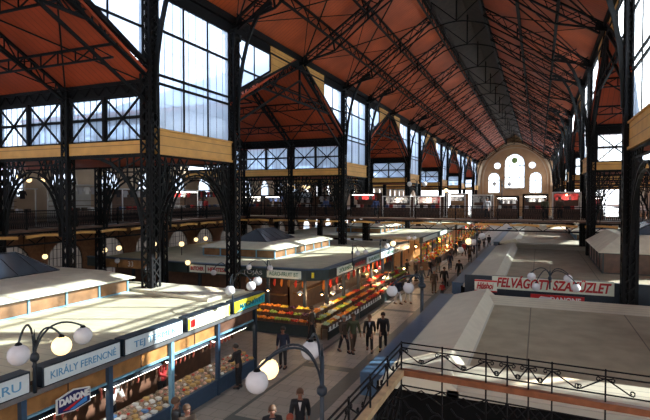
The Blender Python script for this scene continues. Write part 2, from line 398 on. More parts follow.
# ------------------------------------------------------------------ windows
def window(P, poly, us, zs, bar=.06, frame=.12, m=None, inner=None, gm=None):
    """P(u,z,d) -> world; poly in (u,z); us / zs: bar positions clipped to the polygon"""
    r = bpy.data.objects.new(nextw(), None); C.objects.link(r); r['kind'] = 'structure'; r.location = P(poly[0][0], poly[0][1], 0)
    n = len(poly)
    fmb = MB()
    for i in range(n): fmb.beam(P(*poly[i], 0), P(*poly[(i+1) % n], 0), frame, frame)
    link('window_frame', fmb, m or iron, r, world=True)
    def clip(fixed, val, axis):
        xs = []
        for i in range(n):
            a, b = poly[i], poly[(i+1) % n]
            if (a[axis]-val)*(b[axis]-val) < 0:
                t = (val-a[axis])/(b[axis]-a[axis]); xs.append(a[1-axis]+t*(b[1-axis]-a[1-axis]))
        xs.sort(); return xs
    bmb = MB()
    for u in us:
        xs = clip(None, u, 0)
        if len(xs) == 2: bmb.beam(P(u, xs[0], 0), P(u, xs[1], 0), bar, bar)
    for z in zs:
        xs = clip(None, z, 1)
        if len(xs) == 2: bmb.beam(P(xs[0], z, 0), P(xs[1], z, 0), bar*1.3, bar*1.3)
    if inner:
        step, thin = inner
        u0, u1 = min(p[0] for p in poly), max(p[0] for p in poly); k = int((u1-u0)/step)
        for i in range(1, k):
            u = u0+(u1-u0)*i/k; xs = clip(None, u, 0)
            if len(xs) == 2: bmb.beam(P(u, xs[0], 0), P(u, xs[1], 0), thin, thin)
        z0, z1 = min(p[1] for p in poly), max(p[1] for p in poly); k = int((z1-z0)/(step*2))
        for i in range(1, k):
            z = z0+(z1-z0)*i/k; xs = clip(None, z, 1)
            if len(xs) == 2: bmb.beam(P(xs[0], z, 0), P(xs[1], z, 0), thin*.7, thin*.7)
    if bmb.v: link('glazing_bars', bmb, m or iron, r, world=True)
    g = MB(); vs = [P(*p, -.01) for p in poly]+[P(*p, .01) for p in poly]
    g.add(vs, [tuple(range(n)), tuple(range(2*n-1, n-1, -1))]+[(i, i+n, (i+1) % n+n, (i+1) % n) for i in range(n)])
    link('pane', g, gm or glass, r, world=True)
    return r
# nave clerestory: full-height windows over the narrow bays, spandrel windows beside the gables
for s in (-1, 1):
    x = sx(s, 0)
    P = lambda u, z, d, x=x: Vector((x+d, u, z))
    for (y0, y1) in NARROW:
        if y0 < 0: continue
        a, b = y0+.42, min(y1, 148)-.42
        w = b-a
        window(P, [(a, 10.75), (b, 10.75), (b, 17.0), (a, 17.0)], [a+w/3, a+2*w/3], [12.9, 13.3, 15.4], .09, .14, inner=(.55, .022) if y0 < 60 else None)
        mb = MB().box((x-.12, y0+.3, ZB0), (x+.12, y1-.3, ZB1)).box((x-.2, y0+.3, ZB0-.12), (x+.2, y1-.3, ZB0)).box((x-.2, y0+.3, ZB1), (x+.2, y1-.3, ZB1+.08))
        struct(nextt(), mb, [yellow])
    for (y0, y1) in HALLS:
        ym = (y0+y1)/2
        g = lambda y: ZG+(ZE-ZG)*(1-abs(y-ym)/(ym-y0))
        for a, b in ((y0+.42, y0+4.4), (y1-.42, y1-4.4)):
            if b > a: pts = [(a, g(a)+.6), (b, g(b)+.45), (b, 17.0), (a, 17.0)]
            else: pts = [(a, g(a)+.6), (a, 17.0), (b, 17.0), (b, g(b)+.45)]
            window(P, pts, [(a+b)/2], [15.2], .08, .12)
        mb = MB()
        for a, b in ((y0+4.45, ym), (y1-4.45, ym)):
            mb.prism([(a, g(a)+.2), (b, ZE), (b, ZE-.05), (a, 17.6)] if False else [(a, g(a)+.2), (a+(b-a)*.93, 17.55), (a, 17.55)], 0, x-.06, x+.06)
        struct(nextt(), mb, yellow)
        # verge rafters of the gable
        r = thing('gable_truss', 'dark lattice gable at the mouth of the %s side hall, %s hall from the camera' % (SN[s], ORD[HALLS.index((y0, y1))]), 'truss', (x, ym, 0), 0, 'lattice gables at the side hall mouths')
        hw = ym-y0
        for t in (-1, 1):
            a0, a1, b0, b1 = (0, t*hw, ZG+.55), (0, 0, ZE-.1), (0, t*hw, ZG), (0, 0, ZE-.7)
            link('rafter', MB().beam(a0, a1, .25, .16).beam(b0, b1, .2, .1).lattice(a0, a1, b0, b1, 14, .06, posts=True), iron, r)
        link('tie_beam', MB().beam((0, -hw*.62, 14.6), (0, hw*.62, 14.6), .12, .12).beam((0, -hw*.62, 15.1), (0, hw*.62, 15.1), .1, .1).lattice((0, -hw*.62, 14.6), (0, hw*.62, 14.6), (0, -hw*.62, 15.1), (0, hw*.62, 15.1), 16, .05), iron, r)
        for t in (-1, 1):
            link('strut', MB().beam((0, t*hw, ZG-1.2), (0, 0, 16.2), .12).beam((0, t*hw*.5, 14.6), (0, t*hw*.25, 16.7), .09).beam((0, t*hw*.62, 14.6), (0, t*hw*.5, 15.6), .08), iron, r)
        link('king_post', MB().beam((0, 0, 14.6), (0, 0, ZE-.1), .14), iron, r)

# side halls
for s in (-1, 1):
    x0 = sx(s, 0); xo = sx(s, OUT)
    for hi, (y0, y1) in enumerate(HALLS):
        ym = (y0+y1)/2
        for nm, a in (('near', y0), ('far', y1)):
            struct('ceiling_hall_%s_%s' % (SN[s], nm), MB().prism([(a-(.3 if a < ym else -.3), ZG-.15), (ym, ZE), (ym, ZE+.15), (a-(.3 if a < ym else -.3), ZG)], 0, x0-s*.1, xo), orange_x)
            struct('roof_hall_%s_%s' % (SN[s], nm), MB().prism([(a-(.4 if a < ym else -.4), ZG+.02), (ym, ZE+.17), (ym, ZE+.25), (a-(.4 if a < ym else -.4), ZG+.1)], 0, x0+s*.3, xo+s*.3), tin)
        # inner trusses
        for k, off in enumerate((5.2, 10.4)):
            if hi > 2 or (s > 0 and hi > 1): continue
            r = thing('hall_truss', 'lattice truss inside the %s %s hall roof, %s from the nave' % (ORD[hi], SN[s], ORD[k]), 'truss', (sx(s, off), ym, 0), 0, 'trusses inside the side halls')
            hw = ym-y0
            for t in (-1, 1):
                a0, a1, b0, b1 = (0, t*hw, ZG-.2), (0, 0, ZE-.15), (0, t*hw, ZG-.75), (0, 0, ZE-.7)
                link('rafter', MB().beam(a0, a1, .16, .1).beam(b0, b1, .16, .1).lattice(a0, a1, b0, b1, 14, .05, posts=True), iron, r)
            link('tie_rod', MB().beam((0, -hw, ZG-.7), (0, -hw*.3, 15.4), .09).beam((0, hw, ZG-.7), (0, hw*.3, 15.4), .09).beam((0, -hw*.3, 15.4), (0, hw*.3, 15.4), .09).beam((0, -hw*.3, 15.4), (0, 0, ZE-.7), .07).beam((0, hw*.3, 15.4), (0, 0, ZE-.7), .07), iron, r)
            for t in (-1, 1): link('strut', MB().beam((0, t*hw*.3, 15.4), (0, t*hw*.42, 16.0), .09).beam((0, t*hw*.6, 14.4), (0, t*hw*.6, 15.1), .09), iron, r)
        if hi <= 2:      # ridge and diagonal rods
            for nm, t in (('near', -1), ('far', 1)):
                hw = ym-y0
                r = thing('hall_brace', 'crossed rods under the %s roof slope of the %s %s hall' % (nm, ORD[hi], SN[s]), 'brace', (x0, ym, 0), 0, 'crossed rods in the side halls')
                zq = lambda q: ZE-(ZE-ZG)*q-.2
                for q in range(3):
                    xa, xb = s*(5.2*q+.1), s*(min(5.2*(q+1), OUT-.6))
                    link('rod', MB().beam((xb, t*(hw-.1), zq(1)), (xa, t*hw*.47, zq(.47)), .07), iron, r); link('rod', MB().beam((xa, t*hw*.47, zq(.47)), (xb, t*.3, zq(0)-.2), .07), iron, r)
                    link('rod', MB().beam((xa, t*(hw-.1), zq(1)), (xb, t*hw*.47, zq(.47)), .06), iron, r)
                pr = MB()
                for q in (.47, .76):
                    e = s*(OUT-.5); y_ = t*hw*q
                    pr.beam((0, y_, zq(q)), (e, y_, zq(q)), .1, .1).beam((0, y_, zq(q)-.55), (e, y_, zq(q)-.55), .1, .08).lattice((0, y_, zq(q)), (e, y_, zq(q)), (0, y_, zq(q)-.55), (e, y_, zq(q)-.55), 16, .05, posts=True)
                link('purlin', pr, iron, r)
        # the two side walls of the hall, above the narrow bays
        for nm, y, ins in (('near', y0, 1), ('far', y1, -1)):
            if nm == 'near' and hi == 0: continue
            P = lambda u, z, d, y=y: Vector((u, y+d, z))
            cols = [0, 5.2, 10.4, OUT]
            for q in range(3):
                a, b = sorted((sx(s, cols[q]+.36), sx(s, cols[q+1]-.32)))
                if nm == 'far' or hi < 3:
                    window(P, [(a, 10.22), (b, 10.22), (b, 12.3), (a, 12.3)], [(a+b)/2], [11.3], .1, .12, inner=(.4, .028) if nm == 'far' and hi < 2 else None)
                if nm == 'far' and hi < 4 and q < 2:
                    r = thing('cross_brace', 'pair of dark iron crosses over the %s hall window of the %s %s hall' % (['inner', 'outer'][q], ORD[hi], SN[s]), 'brace', ((a+b)/2, y-.12, 10.2), 0, 'iron crosses over the hall windows')
                    w = (b-a)/2
                    for t in (-1, 1):
                        link('cross', MB().beam((0, 0, .05), (t*w, 0, 2.1), .08).beam((0, 0, 2.1), (t*w, 0, .05), .08), iron, r)
                    link('mullion', MB().beam((0, 0, 0), (0, 0, 2.1), .2, .14), iron, r)
            mb = MB().box((x0, y-.12, 9.62), (xo, y+.12, 10.2)); struct(nextt(), mb, yellow)
            mb = MB().box((x0, y-.1, 12.3), (xo, y+.1, 12.42)).box((x0, y-.1, 12.85), (xo, y+.1, 13.0)).box((x0, y-.0, 12.3), (xo, y+.03, 12.95)).box((x0, y-.1, 9.45), (xo, y+.1, 9.62))
            mb.lattice((x0, y-.07, 12.4), (xo, y-.07, 12.4), (x0, y-.07, 12.9), (xo, y-.07, 12.9), 40, .05)
            struct(nextt(), mb, iron)
    for (y0, y1) in NARROW:
        struct('ceiling_narrow_%s' % SN[s], MB().box((x0, y0, 9.55), (xo, min(y1, YEND), 9.7)), orange_x)
        struct('roof_narrow_%s' % SN[s], MB().box((x0, y0, 10.0), (xo, min(y1, YEND), 10.1)), tin)

# walls pierced by openings: 2D curve fill turned into a mesh
def pierced(name, outer, holes, P, thick, m):
    cu = bpy.data.curves.new(name, 'CURVE'); cu.dimensions = '2D'; cu.fill_mode = 'BOTH'; cu.extrude = thick/2
    for pl in [outer]+holes:
        sp = cu.splines.new('POLY'); sp.points.add(len(pl)-1); sp.use_cyclic_u = True
        for p, q in zip(sp.points, pl): p.co = (q[0], q[1], 0, 1)
    t = bpy.data.objects.new('t', cu); C.objects.link(t); bpy.context.view_layer.update()
    dg = bpy.context.evaluated_depsgraph_get(); me = bpy.data.meshes.new_from_object(t.evaluated_get(dg)); bpy.data.objects.remove(t)
    for v in me.vertices: v.co = P(v.co.x, v.co.y, v.co.z)
    me.materials.clear(); me.materials.append(m)
    bm = bmesh.new(); bm.from_mesh(me); bmesh.ops.remove_doubles(bm, verts=bm.verts, dist=.0005); bmesh.ops.recalc_face_normals(bm, faces=bm.faces); bm.to_mesh(me); bm.free()
    o = bpy.data.objects.new(name, me); C.objects.link(o); o['kind'] = 'structure'; return o
def arch(cx, z0, w, zs, n=10):
    """round-arched opening: sill z0, springing zs"""
    r = w/2; return [(cx-r, z0), (cx+r, z0)]+[(cx+r*math.cos(PI*k/n), zs+r*math.sin(PI*k/n)) for k in range(n+1)]
def parch(cx, z0, w, zs, h, n=6):
    r = w/2; L = [(cx-r, z0), (cx+r, z0)]
    L += [(cx+r*math.cos(PI/2*k/n)**1.15, zs+h*math.sin(PI/2*k/n)**.9) for k in range(n)]
    L += [(cx, zs+h)]+[(cx-r*math.cos(PI/2*k/n)**1.15, zs+h*math.sin(PI/2*k/n)**.9) for k in range(n-1, -1, -1)]
    return L
def circ(cx, cz, r, n=20): return [(cx+r*math.cos(2*PI*k/n), cz+r*math.sin(2*PI*k/n)) for k in range(n)]
def clean(l):
    out = []
    for p in l:
        if not out or abs(p[0]-out[-1][0])+abs(p[1]-out[-1][1]) > 1e-4: out.append(p)
    return out
# far gable wall of the nave
A = clean(parch(XC, 10.1, 5.3, 16.9, 2.9)); B = clean(arch(XC-5.5, 8.8, 3.1, 13.0)); Bb = clean(arch(XC+5.5, 8.8, 3.1, 13.0))
Ca, Cb = circ(XC-4.6, 16.5, .95), circ(XC+4.6, 16.5, .95)
PF = lambda u, z, d: Vector((u, YEND+.3+d, z))
pierced('wall_far', [(XL-1, 0), (XR+1, 0), (XR+1, 17.6), (XR+.3, 18.0), (-4.1, 23.25), (-4.1, 24.1), (XC, 25.1), (-8.7, 24.1), (-8.7, 23.25), (XL-.3, 18.0), (XL-1, 17.6)], [A, B, Bb, Ca, Cb], PF, .6, plaster)
window(PF, A, [XC-1.4, XC+1.4], [13.2, 16.4], .14, .2)
window(PF, B, [XC-5.5], [12.3], .12, .16); window(PF, Bb, [XC+5.5], [12.3], .12, .16)
window(PF, Ca, [], [], .1, .14); window(PF, Cb, [], [], .1, .14)
single('stained_emblem', MB().lathe([(.01, -.04), (.8, -.04), (.85, 0), (.8, .04), (.01, .04)], (0, 0, 0), 18), mat('emblem_green', (.25, .38, .12), .4), 'round green emblem in the top of the tall far window', 'emblem', (XC, YEND-.1, 17.9)).rotation_euler = (PI/2, 0, 0)
PN = lambda u, z, d: Vector((u, YBACK-.3+d, z))
pierced('wall_near', [(XL-1, 0), (XR+1, 0), (XR+1, 17.6), (XR+.3, 18.0), (-4.1, 23.25), (-4.1, 24.1), (XC, 25.1), (-8.7, 24.1), (-8.7, 23.25), (XL-.3, 18.0), (XL-1, 17.6)], [A, B, Bb, Ca, Cb], PN, .6, plaster)
window(PN, A, [XC-1.4, XC+1.4], [13.2, 16.4], .14, .2); window(PN, B, [XC-5.5], [12.3], .12, .16); window(PN, Bb, [XC+5.5], [12.3], .12, .16)
# big relieving arch around the far windows
mb = MB()
for k in range(24):
    a, b = PI*k/24, PI*(k+1)/24
    for r0, r1, d in ((9.2, 9.9, .35), (8.4, 8.6, .2)):
        q = [(XC+r0*math.cos(a), 12.5+r0*1.06*math.sin(a)), (XC+r1*math.cos(a), 12.5+r1*1.06*math.sin(a)), (XC+r1*math.cos(b), 12.5+r1*1.06*math.sin(b)), (XC+r0*math.cos(b), 12.5+r0*1.06*math.sin(b))]
        mb.prism(q, 1, YEND-d, YEND)
for s in (-1, 1): mb.box((XC+s*9.2, YEND-.35, 0), (XC+s*9.9, YEND, 12.5)); mb.box((XC+s*8.4, YEND-.2, 0), (XC+s*8.6, YEND, 12.5))
for cx, w in ((XC, 5.3), (XC-5.5, 3.1), (XC+5.5, 3.1)):
    mb.box((cx-w/2-.3, YEND-.25, (10.1 if cx == XC else 8.8)-.35), (cx+w/2+.3, YEND, (10.1 if cx == XC else 8.8)))
mb.box((XL, YEND-.3, 7.4), (XR, YEND, 7.9))
struct(nextt(), mb, plaster_l)
# outer long walls
for s in (-1, 1):
    xo = sx(s, OUT)
    PO = lambda u, z, d, xo=xo: Vector((xo+d, u, z))
    lo = []; hi_ = []; ga = []
    y = 1.5
    cy = []
    while y < YEND-3: cy.append(y); y += 4.45
    lo = [clean(arch(c, .9, 3.3, 2.6)) for c in cy]
    hi_ = [clean(arch(c, 7.6, 2.3, 8.7)) for c in cy]
    pierced('wall_%s_lower' % SN[s], [(YBACK, 0), (YEND, 0), (YEND, 5.8), (YBACK, 5.8)], lo, PO, .5, brick)
    outline = [(YBACK, 5.8), (YEND, 5.8), (YEND, 10.3)]
    for (y0, y1) in HALLS[::-1]: outline += [(y1, 10.3), (y1, 12.95), ((y0+y1)/2, 17.9), (y0, 12.95), (y0, 10.3)]
    outline += [(YBACK, 10.3)]
    gab = []
    for (y0, y1) in HALLS:
        ym = (y0+y1)/2
        gab += [[(ym-4, 11.3), (ym+4, 11.3), (ym+4, 14.0), (ym, 16.2), (ym-4, 14.0)], [(ym-7.8, 11.3), (ym-5, 11.3), (ym-5, 13.5), (ym-7.8, 12.4)], [(ym+5, 11.3), (ym+7.8, 11.3), (ym+7.8, 12.4), (ym+5, 13.5)]]
    pierced('wall_%s_upper' % SN[s], outline, hi_+gab, PO, .5, plaster_l)
    for i, c in enumerate(cy):
        if c > 70: continue
        window(PO, lo[i], [c], [2.6], .06, .1, inner=(.31, .045), gm=dusty); window(PO, hi_[i], [c], [8.7], .06, .1)
    for gi, pl in enumerate(gab):
        if gi < 9: window(PO, pl, [pl[0][0]+(pl[1][0]-pl[0][0])*q for q in (.25, .5, .75)], [12.6], .08, .12)

# arched lattice girders between the lower columns
def iron_arch(p, q, label, zs=5.6, zc=8.9, ztop=9.55):
    p = Vector(p); q = Vector(q); L = (q-p).length; mid = (p+q)/2; ang = math.atan2((q-p).y, (q-p).x)
    r = thing('arched_girder', label, 'arch', (mid.x, mid.y, 0), ang, 'arched lattice girders between the columns')
    a = L/2-.35; N = 14
    P = lambda k, e: (-(a-e*.9)*math.cos(PI*k/N), 0, zs+(zc-zs-e)*math.sin(PI*k/N))
    lo = [P(k, .0) for k in range(N+1)]; hi = [(-(a+.0)*math.cos(PI*k/N), 0, zs+(zc-zs+.0)*math.sin(PI*k/N)) for k in range(N+1)]
    inn = [P(k, .28) for k in range(N+1)]
    mb = MB()
    for k in range(N): mb.beam(hi[k], hi[k+1], .16, .07); mb.beam(inn[k], inn[k+1], .14, .06)
    link('arch_rib', mb, ironw, r)
    mb = MB()
    for k in range(N): mb.beam(hi[k], inn[k+1] if k % 2 else inn[k], .05)
    for k in (1, 2, 3, 4, 5): 
        for sg in (-1, 1):
            x, z = sg*abs(hi[k][0]), hi[k][2]
            mb.beam((x, 0, z), (x, 0, ztop), .05)
            x2 = sg*abs(hi[k+1][0]); mb.beam((x, 0, z), (x2, 0, ztop), .06); mb.beam((x2, 0, hi[k+1][2]), (x, 0, ztop), .05)
    link('spandrel_lacing', mb, ironw, r)
    link('top_chord', MB().beam((-a, 0, ztop), (a, 0, ztop), .16, .12).beam((-a, 0, ztop-.35), (a, 0, ztop-.35), .08), iron, r)
    for t in (-1, 1):
        link('knee_bracket', MB().lattice((t*(a+.05), 0, zs), (t*(a+.05), 0, ztop), (t*(a-.5), 0, zs+1.9), (t*(a-.9), 0, ztop), 5, .07), ironw, r)
k = 0
for s in (-1, 1):
    for i, y in enumerate((18.2, 25, 42.8, 49.6)):
        for q, (a, b) in enumerate(((0, 5.2), (5.2, 10.4))):
            if s > 0 and y < 40: continue
            if s < 0 and y == 18.2 and q == 0: continue
            iron_arch((sx(s, a), y, 0), (sx(s, b), y, 0), 'arched iron girder crossing the %s aisle, %s span, %s row of columns' % (SN[s], ['inner', 'outer'][q], ORD[i]))
    for i, (a, b) in enumerate(NARROW[1:4]):
        iron_arch((sx(s, 0), a, 0), (sx(s, 0), b, 0), 'arched iron girder along the %s edge of the nave, %s from the camera' % (SN[s], ORD[i]))
# short knee braces under the near hall beam, beside the first tall column
r = thing('knee_brace', 'curved knee brace under the ochre beam beside the nearest tall left column', 'bracket', (XL, 18.2, 0), 0)
mb = MB()
pts = [(-.42-3.2*(1-math.cos(PI/2*k/8)), 0, 5.6+3.9*math.sin(PI/2*k/8)) for k in range(9)]
for p, q in zip(pts, pts[1:]): mb.beam(p, q, .16, .1, up=(0, 1, 0))
link('rib', mb, ironw, r)
mb = MB()
for k in (3, 4, 5, 6, 7): mb.beam(pts[k], (pts[k][0], 0, 9.5), .06); mb.beam(pts[k], (-.42, 0, pts[k][2]+.6), .06)
link('lacing', mb, ironw, r)
# ------------------------------------------------------------------ galleries and the cross bridge
ZD = 5.75
def deck(name, a, b): struct(name, MB().box((a[0], a[1], ZD-.14), (b[0], b[1], ZD)), wooddk)
GX = XL-10.1; GXR = XR+10.1
deck('floor_gallery_left', (XL-OUT, 5, 0), (GX, 150, 0)); deck('floor_gallery_right', (GXR, 14, 0), (XR+OUT, 150, 0))
deck('floor_bridge', (GX, 43.0, 0), (GXR, 49.4, 0))
def joists(p, q, side):
    """ochre soffit boards and the lattice girder under a deck edge"""
    p = Vector(p); q = Vector(q); L = (q-p).length; d = (q-p)/L
    n = int(L/2.6); mb = MB(); gi = MB(); nrm = Vector(side)*.08
    for i in range(n):
        a = p+d*(i*L/n+.25); b = p+d*((i+1)*L/n-.25); m = (a+b)/2
        mb.beam(a+Vector((0, 0, ZD-.42))+nrm, m+Vector((0, 0, ZD-.34))+nrm, .10, .17).beam(m+Vector((0, 0, ZD-.34))+nrm, b+Vector((0, 0, ZD-.42))+nrm, .10, .17)
    struct(nextt(), mb, yellow)
    a, b = p+Vector((0, 0, ZD-.2)), q+Vector((0, 0, ZD-.2)); c, e = p+Vector((0, 0, ZD-.85)), q+Vector((0, 0, ZD-.85))
    gi.beam(a, b, .12, .1).beam(c, e, .12, .1).lattice(a, b, c, e, n*3, .05, cross=False)
    struct(nextt(), gi, iron)
joists((GX, 42.95, 0), (GXR, 42.95, 0), (0, -1, 0)); joists((GX, 6, 0), (GX, 43, 0), (1, 0, 0)); joists((GXR, 14, 0), (GXR, 43, 0), (-1, 0, 0))
def spiral(c, r, turns, a0, u, w, n=14, sgn=1):
    c = Vector(c); u = Vector(u); w = Vector(w)
    return [c+(u*math.cos(a0+sgn*2*PI*turns*k/n)+w*math.sin(a0+sgn*2*PI*turns*k/n))*(r*(1-.75*k/n)) for k in range(n+1)]
def make_rail(L=3.35):
    r = thing('gallery_railing', 'x', 'railing', (0, 0, ZD), 0, 'wrought iron railing panels of the gallery')
    link('top_rail', MB().box((0, -.04, 1.02), (L, .04, 1.08)), iron, r)
    link('bottom_rail', MB().box((0, -.02, .08), (L, .02, .12)).box((0, -.015, .86), (L, .015, .89)), iron, r)
    link('post', MB().box((-.04, -.04, 0), (.04, .04, 1.15)), iron, r)
    mb = MB(); n = 26
    for i in range(1, n): mb.box((L*i/n-.011, -.011, .1), (L*i/n+.011, .011, 1.03))
    for i in range(n): mb.beam((L*i/n, 0, .1), (L*(i+1)/n, 0, .87), .018).beam((L*(i+1)/n, 0, .1), (L*i/n, 0, .87), .018)
    link('grille', mb, iron, r)
    return r
rl = make_rail(); bpy.context.view_layer.update()
k = 0
for i in range(12):
    lab = 'iron railing panel on the cross bridge, %s from its left end' % ORD[i]
    if i == 0: rl.location = (GX, 43.05, ZD); rl['label'] = lab
    else: dup(rl, (GX+i*3.35, 43.05, ZD), 0, lab)
for i in range(11):
    dup(rl, (GX-.05, 6.2+i*3.35, ZD), PI/2, 'iron railing panel along the left gallery edge, %s from the camera' % ORD[i])
for i in range(5):
    dup(rl, (GXR+.05, 26+i*3.35, ZD), PI/2, 'iron railing panel along the right gallery edge, %s from the camera' % ORD[i])

# booths on the bridge and the left gallery
shirt = single('hanging_garment', MB().prism([(-.09, -.5), (.16, -.5), (.16, -.1), (.26, -.3), (.3, -.25), (.2, 0), (.06, .03), (-.06, .03), (-.2, 0), (-.3, -.25), (-.26, -.3), (-.16, -.1), (-.16, -.5)], 1, -.03, .03), cl['white'], 'x', 'garment', (0, 0, 0))
shirts = {'white': shirt}
for c in ('red', 'blue', 'pale', 'black'):
    o = shirt.copy(); o.data = shirt.data.copy(); o.data.materials[0] = cl[c]; C.objects.link(o); shirts[c] = o
used = set()
def garment(c, loc, rz, label, group):
    if c not in used: o = shirts[c]; used.add(c)
    else: o = shirts[c].copy(); C.objects.link(o)
    o.location = loc; o.rotation_euler = (0, 0, rz); tag(o, label, 'garment', group)
cloth_box = {}
def goods_cell(root_loc, rz, items, w, label_place, rng, z0=.95, y=.25, grp='goods'):
    pass
NB = [0]; CB = {}; random.seed(21)
def booth(loc, w, rz, label, roofm, backm, tube=False, goods=('white',), depth=2.2, h=2.05, n_goods=5, countm=None, tz=0):
    h = h+random.choice((-.15, -.05, 0, .08, .16)); n_goods = int(n_goods*1.7)
    r = thing('gallery_booth', label, 'booth', loc, rz, 'booths up on the gallery')
    link('roof_panel', MB().box((-w/2-.02, -.15, h), (w/2+.02, depth, h+.05)).box((-w/2-.02, -.18, h-.03), (w/2+.02, -.15, h+.05)), roofm, r)
    for x in (-w/2, w/2):
        for y in (0, depth-.1): link('post', MB().box((x-.035, y-.035, 0), (x+.035, y+.035, h)), roofm, r)
    link('back_panel', MB().box((-w/2, depth-.12, 0), (w/2, depth-.06, h)), backm, r)
    link('counter', MB().box((-w/2+.05, .1, 0), (w/2-.05, .6, .82)).box((-w/2, .05, .82), (w/2, .65, .87)), countm or wooddk, r)
    link('shelf', MB().box((-w/2+.05, depth-.5, 1.2), (w/2-.05, depth-.12, 1.24)).box((-w/2+.05, depth-.5, 1.55), (w/2-.05, depth-.12, 1.59)), wooddk, r)
    if tube or 'white framed' in label:
        L_ = bpy.data.lights.new('booth_light', 'POINT'); L_.energy = 22 if tube else 45; L_.color = (1, .9, .78); L_.shadow_soft_size = .15
        lo2 = bpy.data.objects.new('booth_light', L_); C.objects.link(lo2); lo2.location = Vector(loc)+Matrix.Rotation(rz, 3, 'Z')@Vector((0, .3, h-.35))
        if not tube: link('spot_lamp', MB().lathe([(.05, 0), (.07, .05), (.03, .12)], (0, .3, h-.25), 8), bulb_lit, r)
    if tube: link('tube_light', MB().box((-w/2+.15, -.02, h-.2), (w/2-.15, .06, h-.14)), tube_lit, r)
    rot = Matrix.Rotation(rz, 3, 'Z')
    NB[0] += 1
    for k in range(6):
        q = Vector(loc)+rot@Vector((-w/2+.3+(w-.6)*k/5, .35, .87)); m_ = random.choice(['white', 'pale', 'red', 'black', 'brown', 'blue'])
        nm_ = 'folded_textile'; o_ = CB.get(m_)
        if o_ is None: o_ = CB[m_] = single(nm_, MB().box((-.16, -.14, 0), (.16, .14, .07)).box((-.15, -.13, .07), (.15, .13, .15)).box((-.16, -.12, .15), (.14, .13, .24)), cl[m_], 'x', 'textile')
        else: o_ = o_.copy(); C.objects.link(o_)
        o_.location = q; o_.rotation_euler = (0, 0, rz); o_['label'] = '%s folded textile pile in the %s' % (m_, label.split(',')[0]); o_['group'] = 'folded textiles on booth counter %d' % NB[0]
    for k in range(n_goods):
        x = -w/2+.35+(w-.7)*k/max(1, n_goods-1)
        p = Vector(loc)+rot@Vector((x, .75, h-.12-.0))
        garment(goods[k % len(goods)], p, rz, '%s garment hanging in the %s' % (goods[k % len(goods)], label.split(',')[0]), 'garments hanging in booth %d' % NB[0])
    return r
bs = [(243, 262, 'dim booth left of the others on the bridge', iron, wooddk, True, ('black', 'white'), 3),
      (264, 281, 'dim booth beside the leftmost bridge booth', iron, wooddk, True, ('blue', 'black'), 3),
      (292, 312, 'dark booth with a pale sign above it', iron, wooddk, False, ('black', 'pale'), 3),
      (315, 335, 'dark clothing booth behind the third column', iron, wooddk, False, ('pale', 'black'), 3),
      (350, 376, 'booth with a glowing strip and red goods', iron, wooddk, True, ('red', 'black', 'red'), 4),
      (382, 411, 'white framed booth full of pale clothes', white, wooddk, False, ('white', 'pale', 'black'), 9),
      (413, 441, 'white framed booth of white and red clothes', white, wooddk, False, ('white', 'red', 'white'), 7),
      (446, 466, 'booth behind an orange brown counter', white, woodp, True, ('pale', 'black'), 4),
      (470, 492, 'booth with a long white roof edge', white, wooddk, False, ('pale', 'white', 'black'), 4),
      (495, 519, 'booth under the far middle window', iron, wooddk, True, ('black', 'pale'), 4),
      (522, 549, 'booth with dark goods under a white roof', iron, wooddk, True, ('black', 'white', 'pale'), 4),
      (552, 582, 'white framed booth with red goods', white, wooddk, False, ('red', 'black', 'red', 'red'), 5),
      (589, 606, 'rightmost dim booth with a glowing strip', iron, wooddk, True, ('black', 'red'), 3)]
for a, b, lab, rm, bm_, tb, gd, n in bs:
    xa, xb = atY(a, 200, 45.4).x, atY(b, 200, 45.4).x
    booth(((xa+xb)/2, 45.4, ZD), xb-xa-.15, 0, lab+', on the bridge', rm, bm_, tb, gd, n_goods=n, countm=woodp if 'orange' in lab else None)
for i, (y, w, rm, bm_, tb, gd, lab) in enumerate([(20.5, 3.4, greyw, greyw, False, ('pale', 'black'), 'grey shuttered booth on the left gallery'), (26.5, 3.6, greyw, greyw, False, ('pale', 'white'), 'grey white booth seen through the second arch'),
        (31.5, 4.2, white, wooddk, False, ('black', 'pale'), 'white cabinet booth on the left gallery'), (36.6, 4.0, white, greyw, True, ('red', 'white', 'red'), 'booth with a red coat on the left gallery'), (41, 3.2, iron, wooddk, False, ('black', 'red'), 'corner booth where gallery and bridge meet')]):
    booth((-29.2, y, ZD), w, PI/2, lab, rm, bm_, tb, gd, n_goods=4, h=2.5)
# pale sign above the dark booth
r = thing('shop_sign', 'dark sign with pale blue letters above a booth on the bridge', 'sign', tuple(atY(301, 195, 45.0)), 0)
link('board', MB().box((-1.1, 0, -.3), (1.1, .08, .3)), navy, r)
link('bracket', MB().box((-.9, .02, -.45), (-.84, .08, -.3)).box((.84, .02, -.45), (.9, .08, -.3)), iron, r)
text("MAMA'S", .55, mat('letter_pale_blue', (.45, .55, .72), .4), r, (0, -.02, 0), (PI/2, 0, 0), width=1.9)

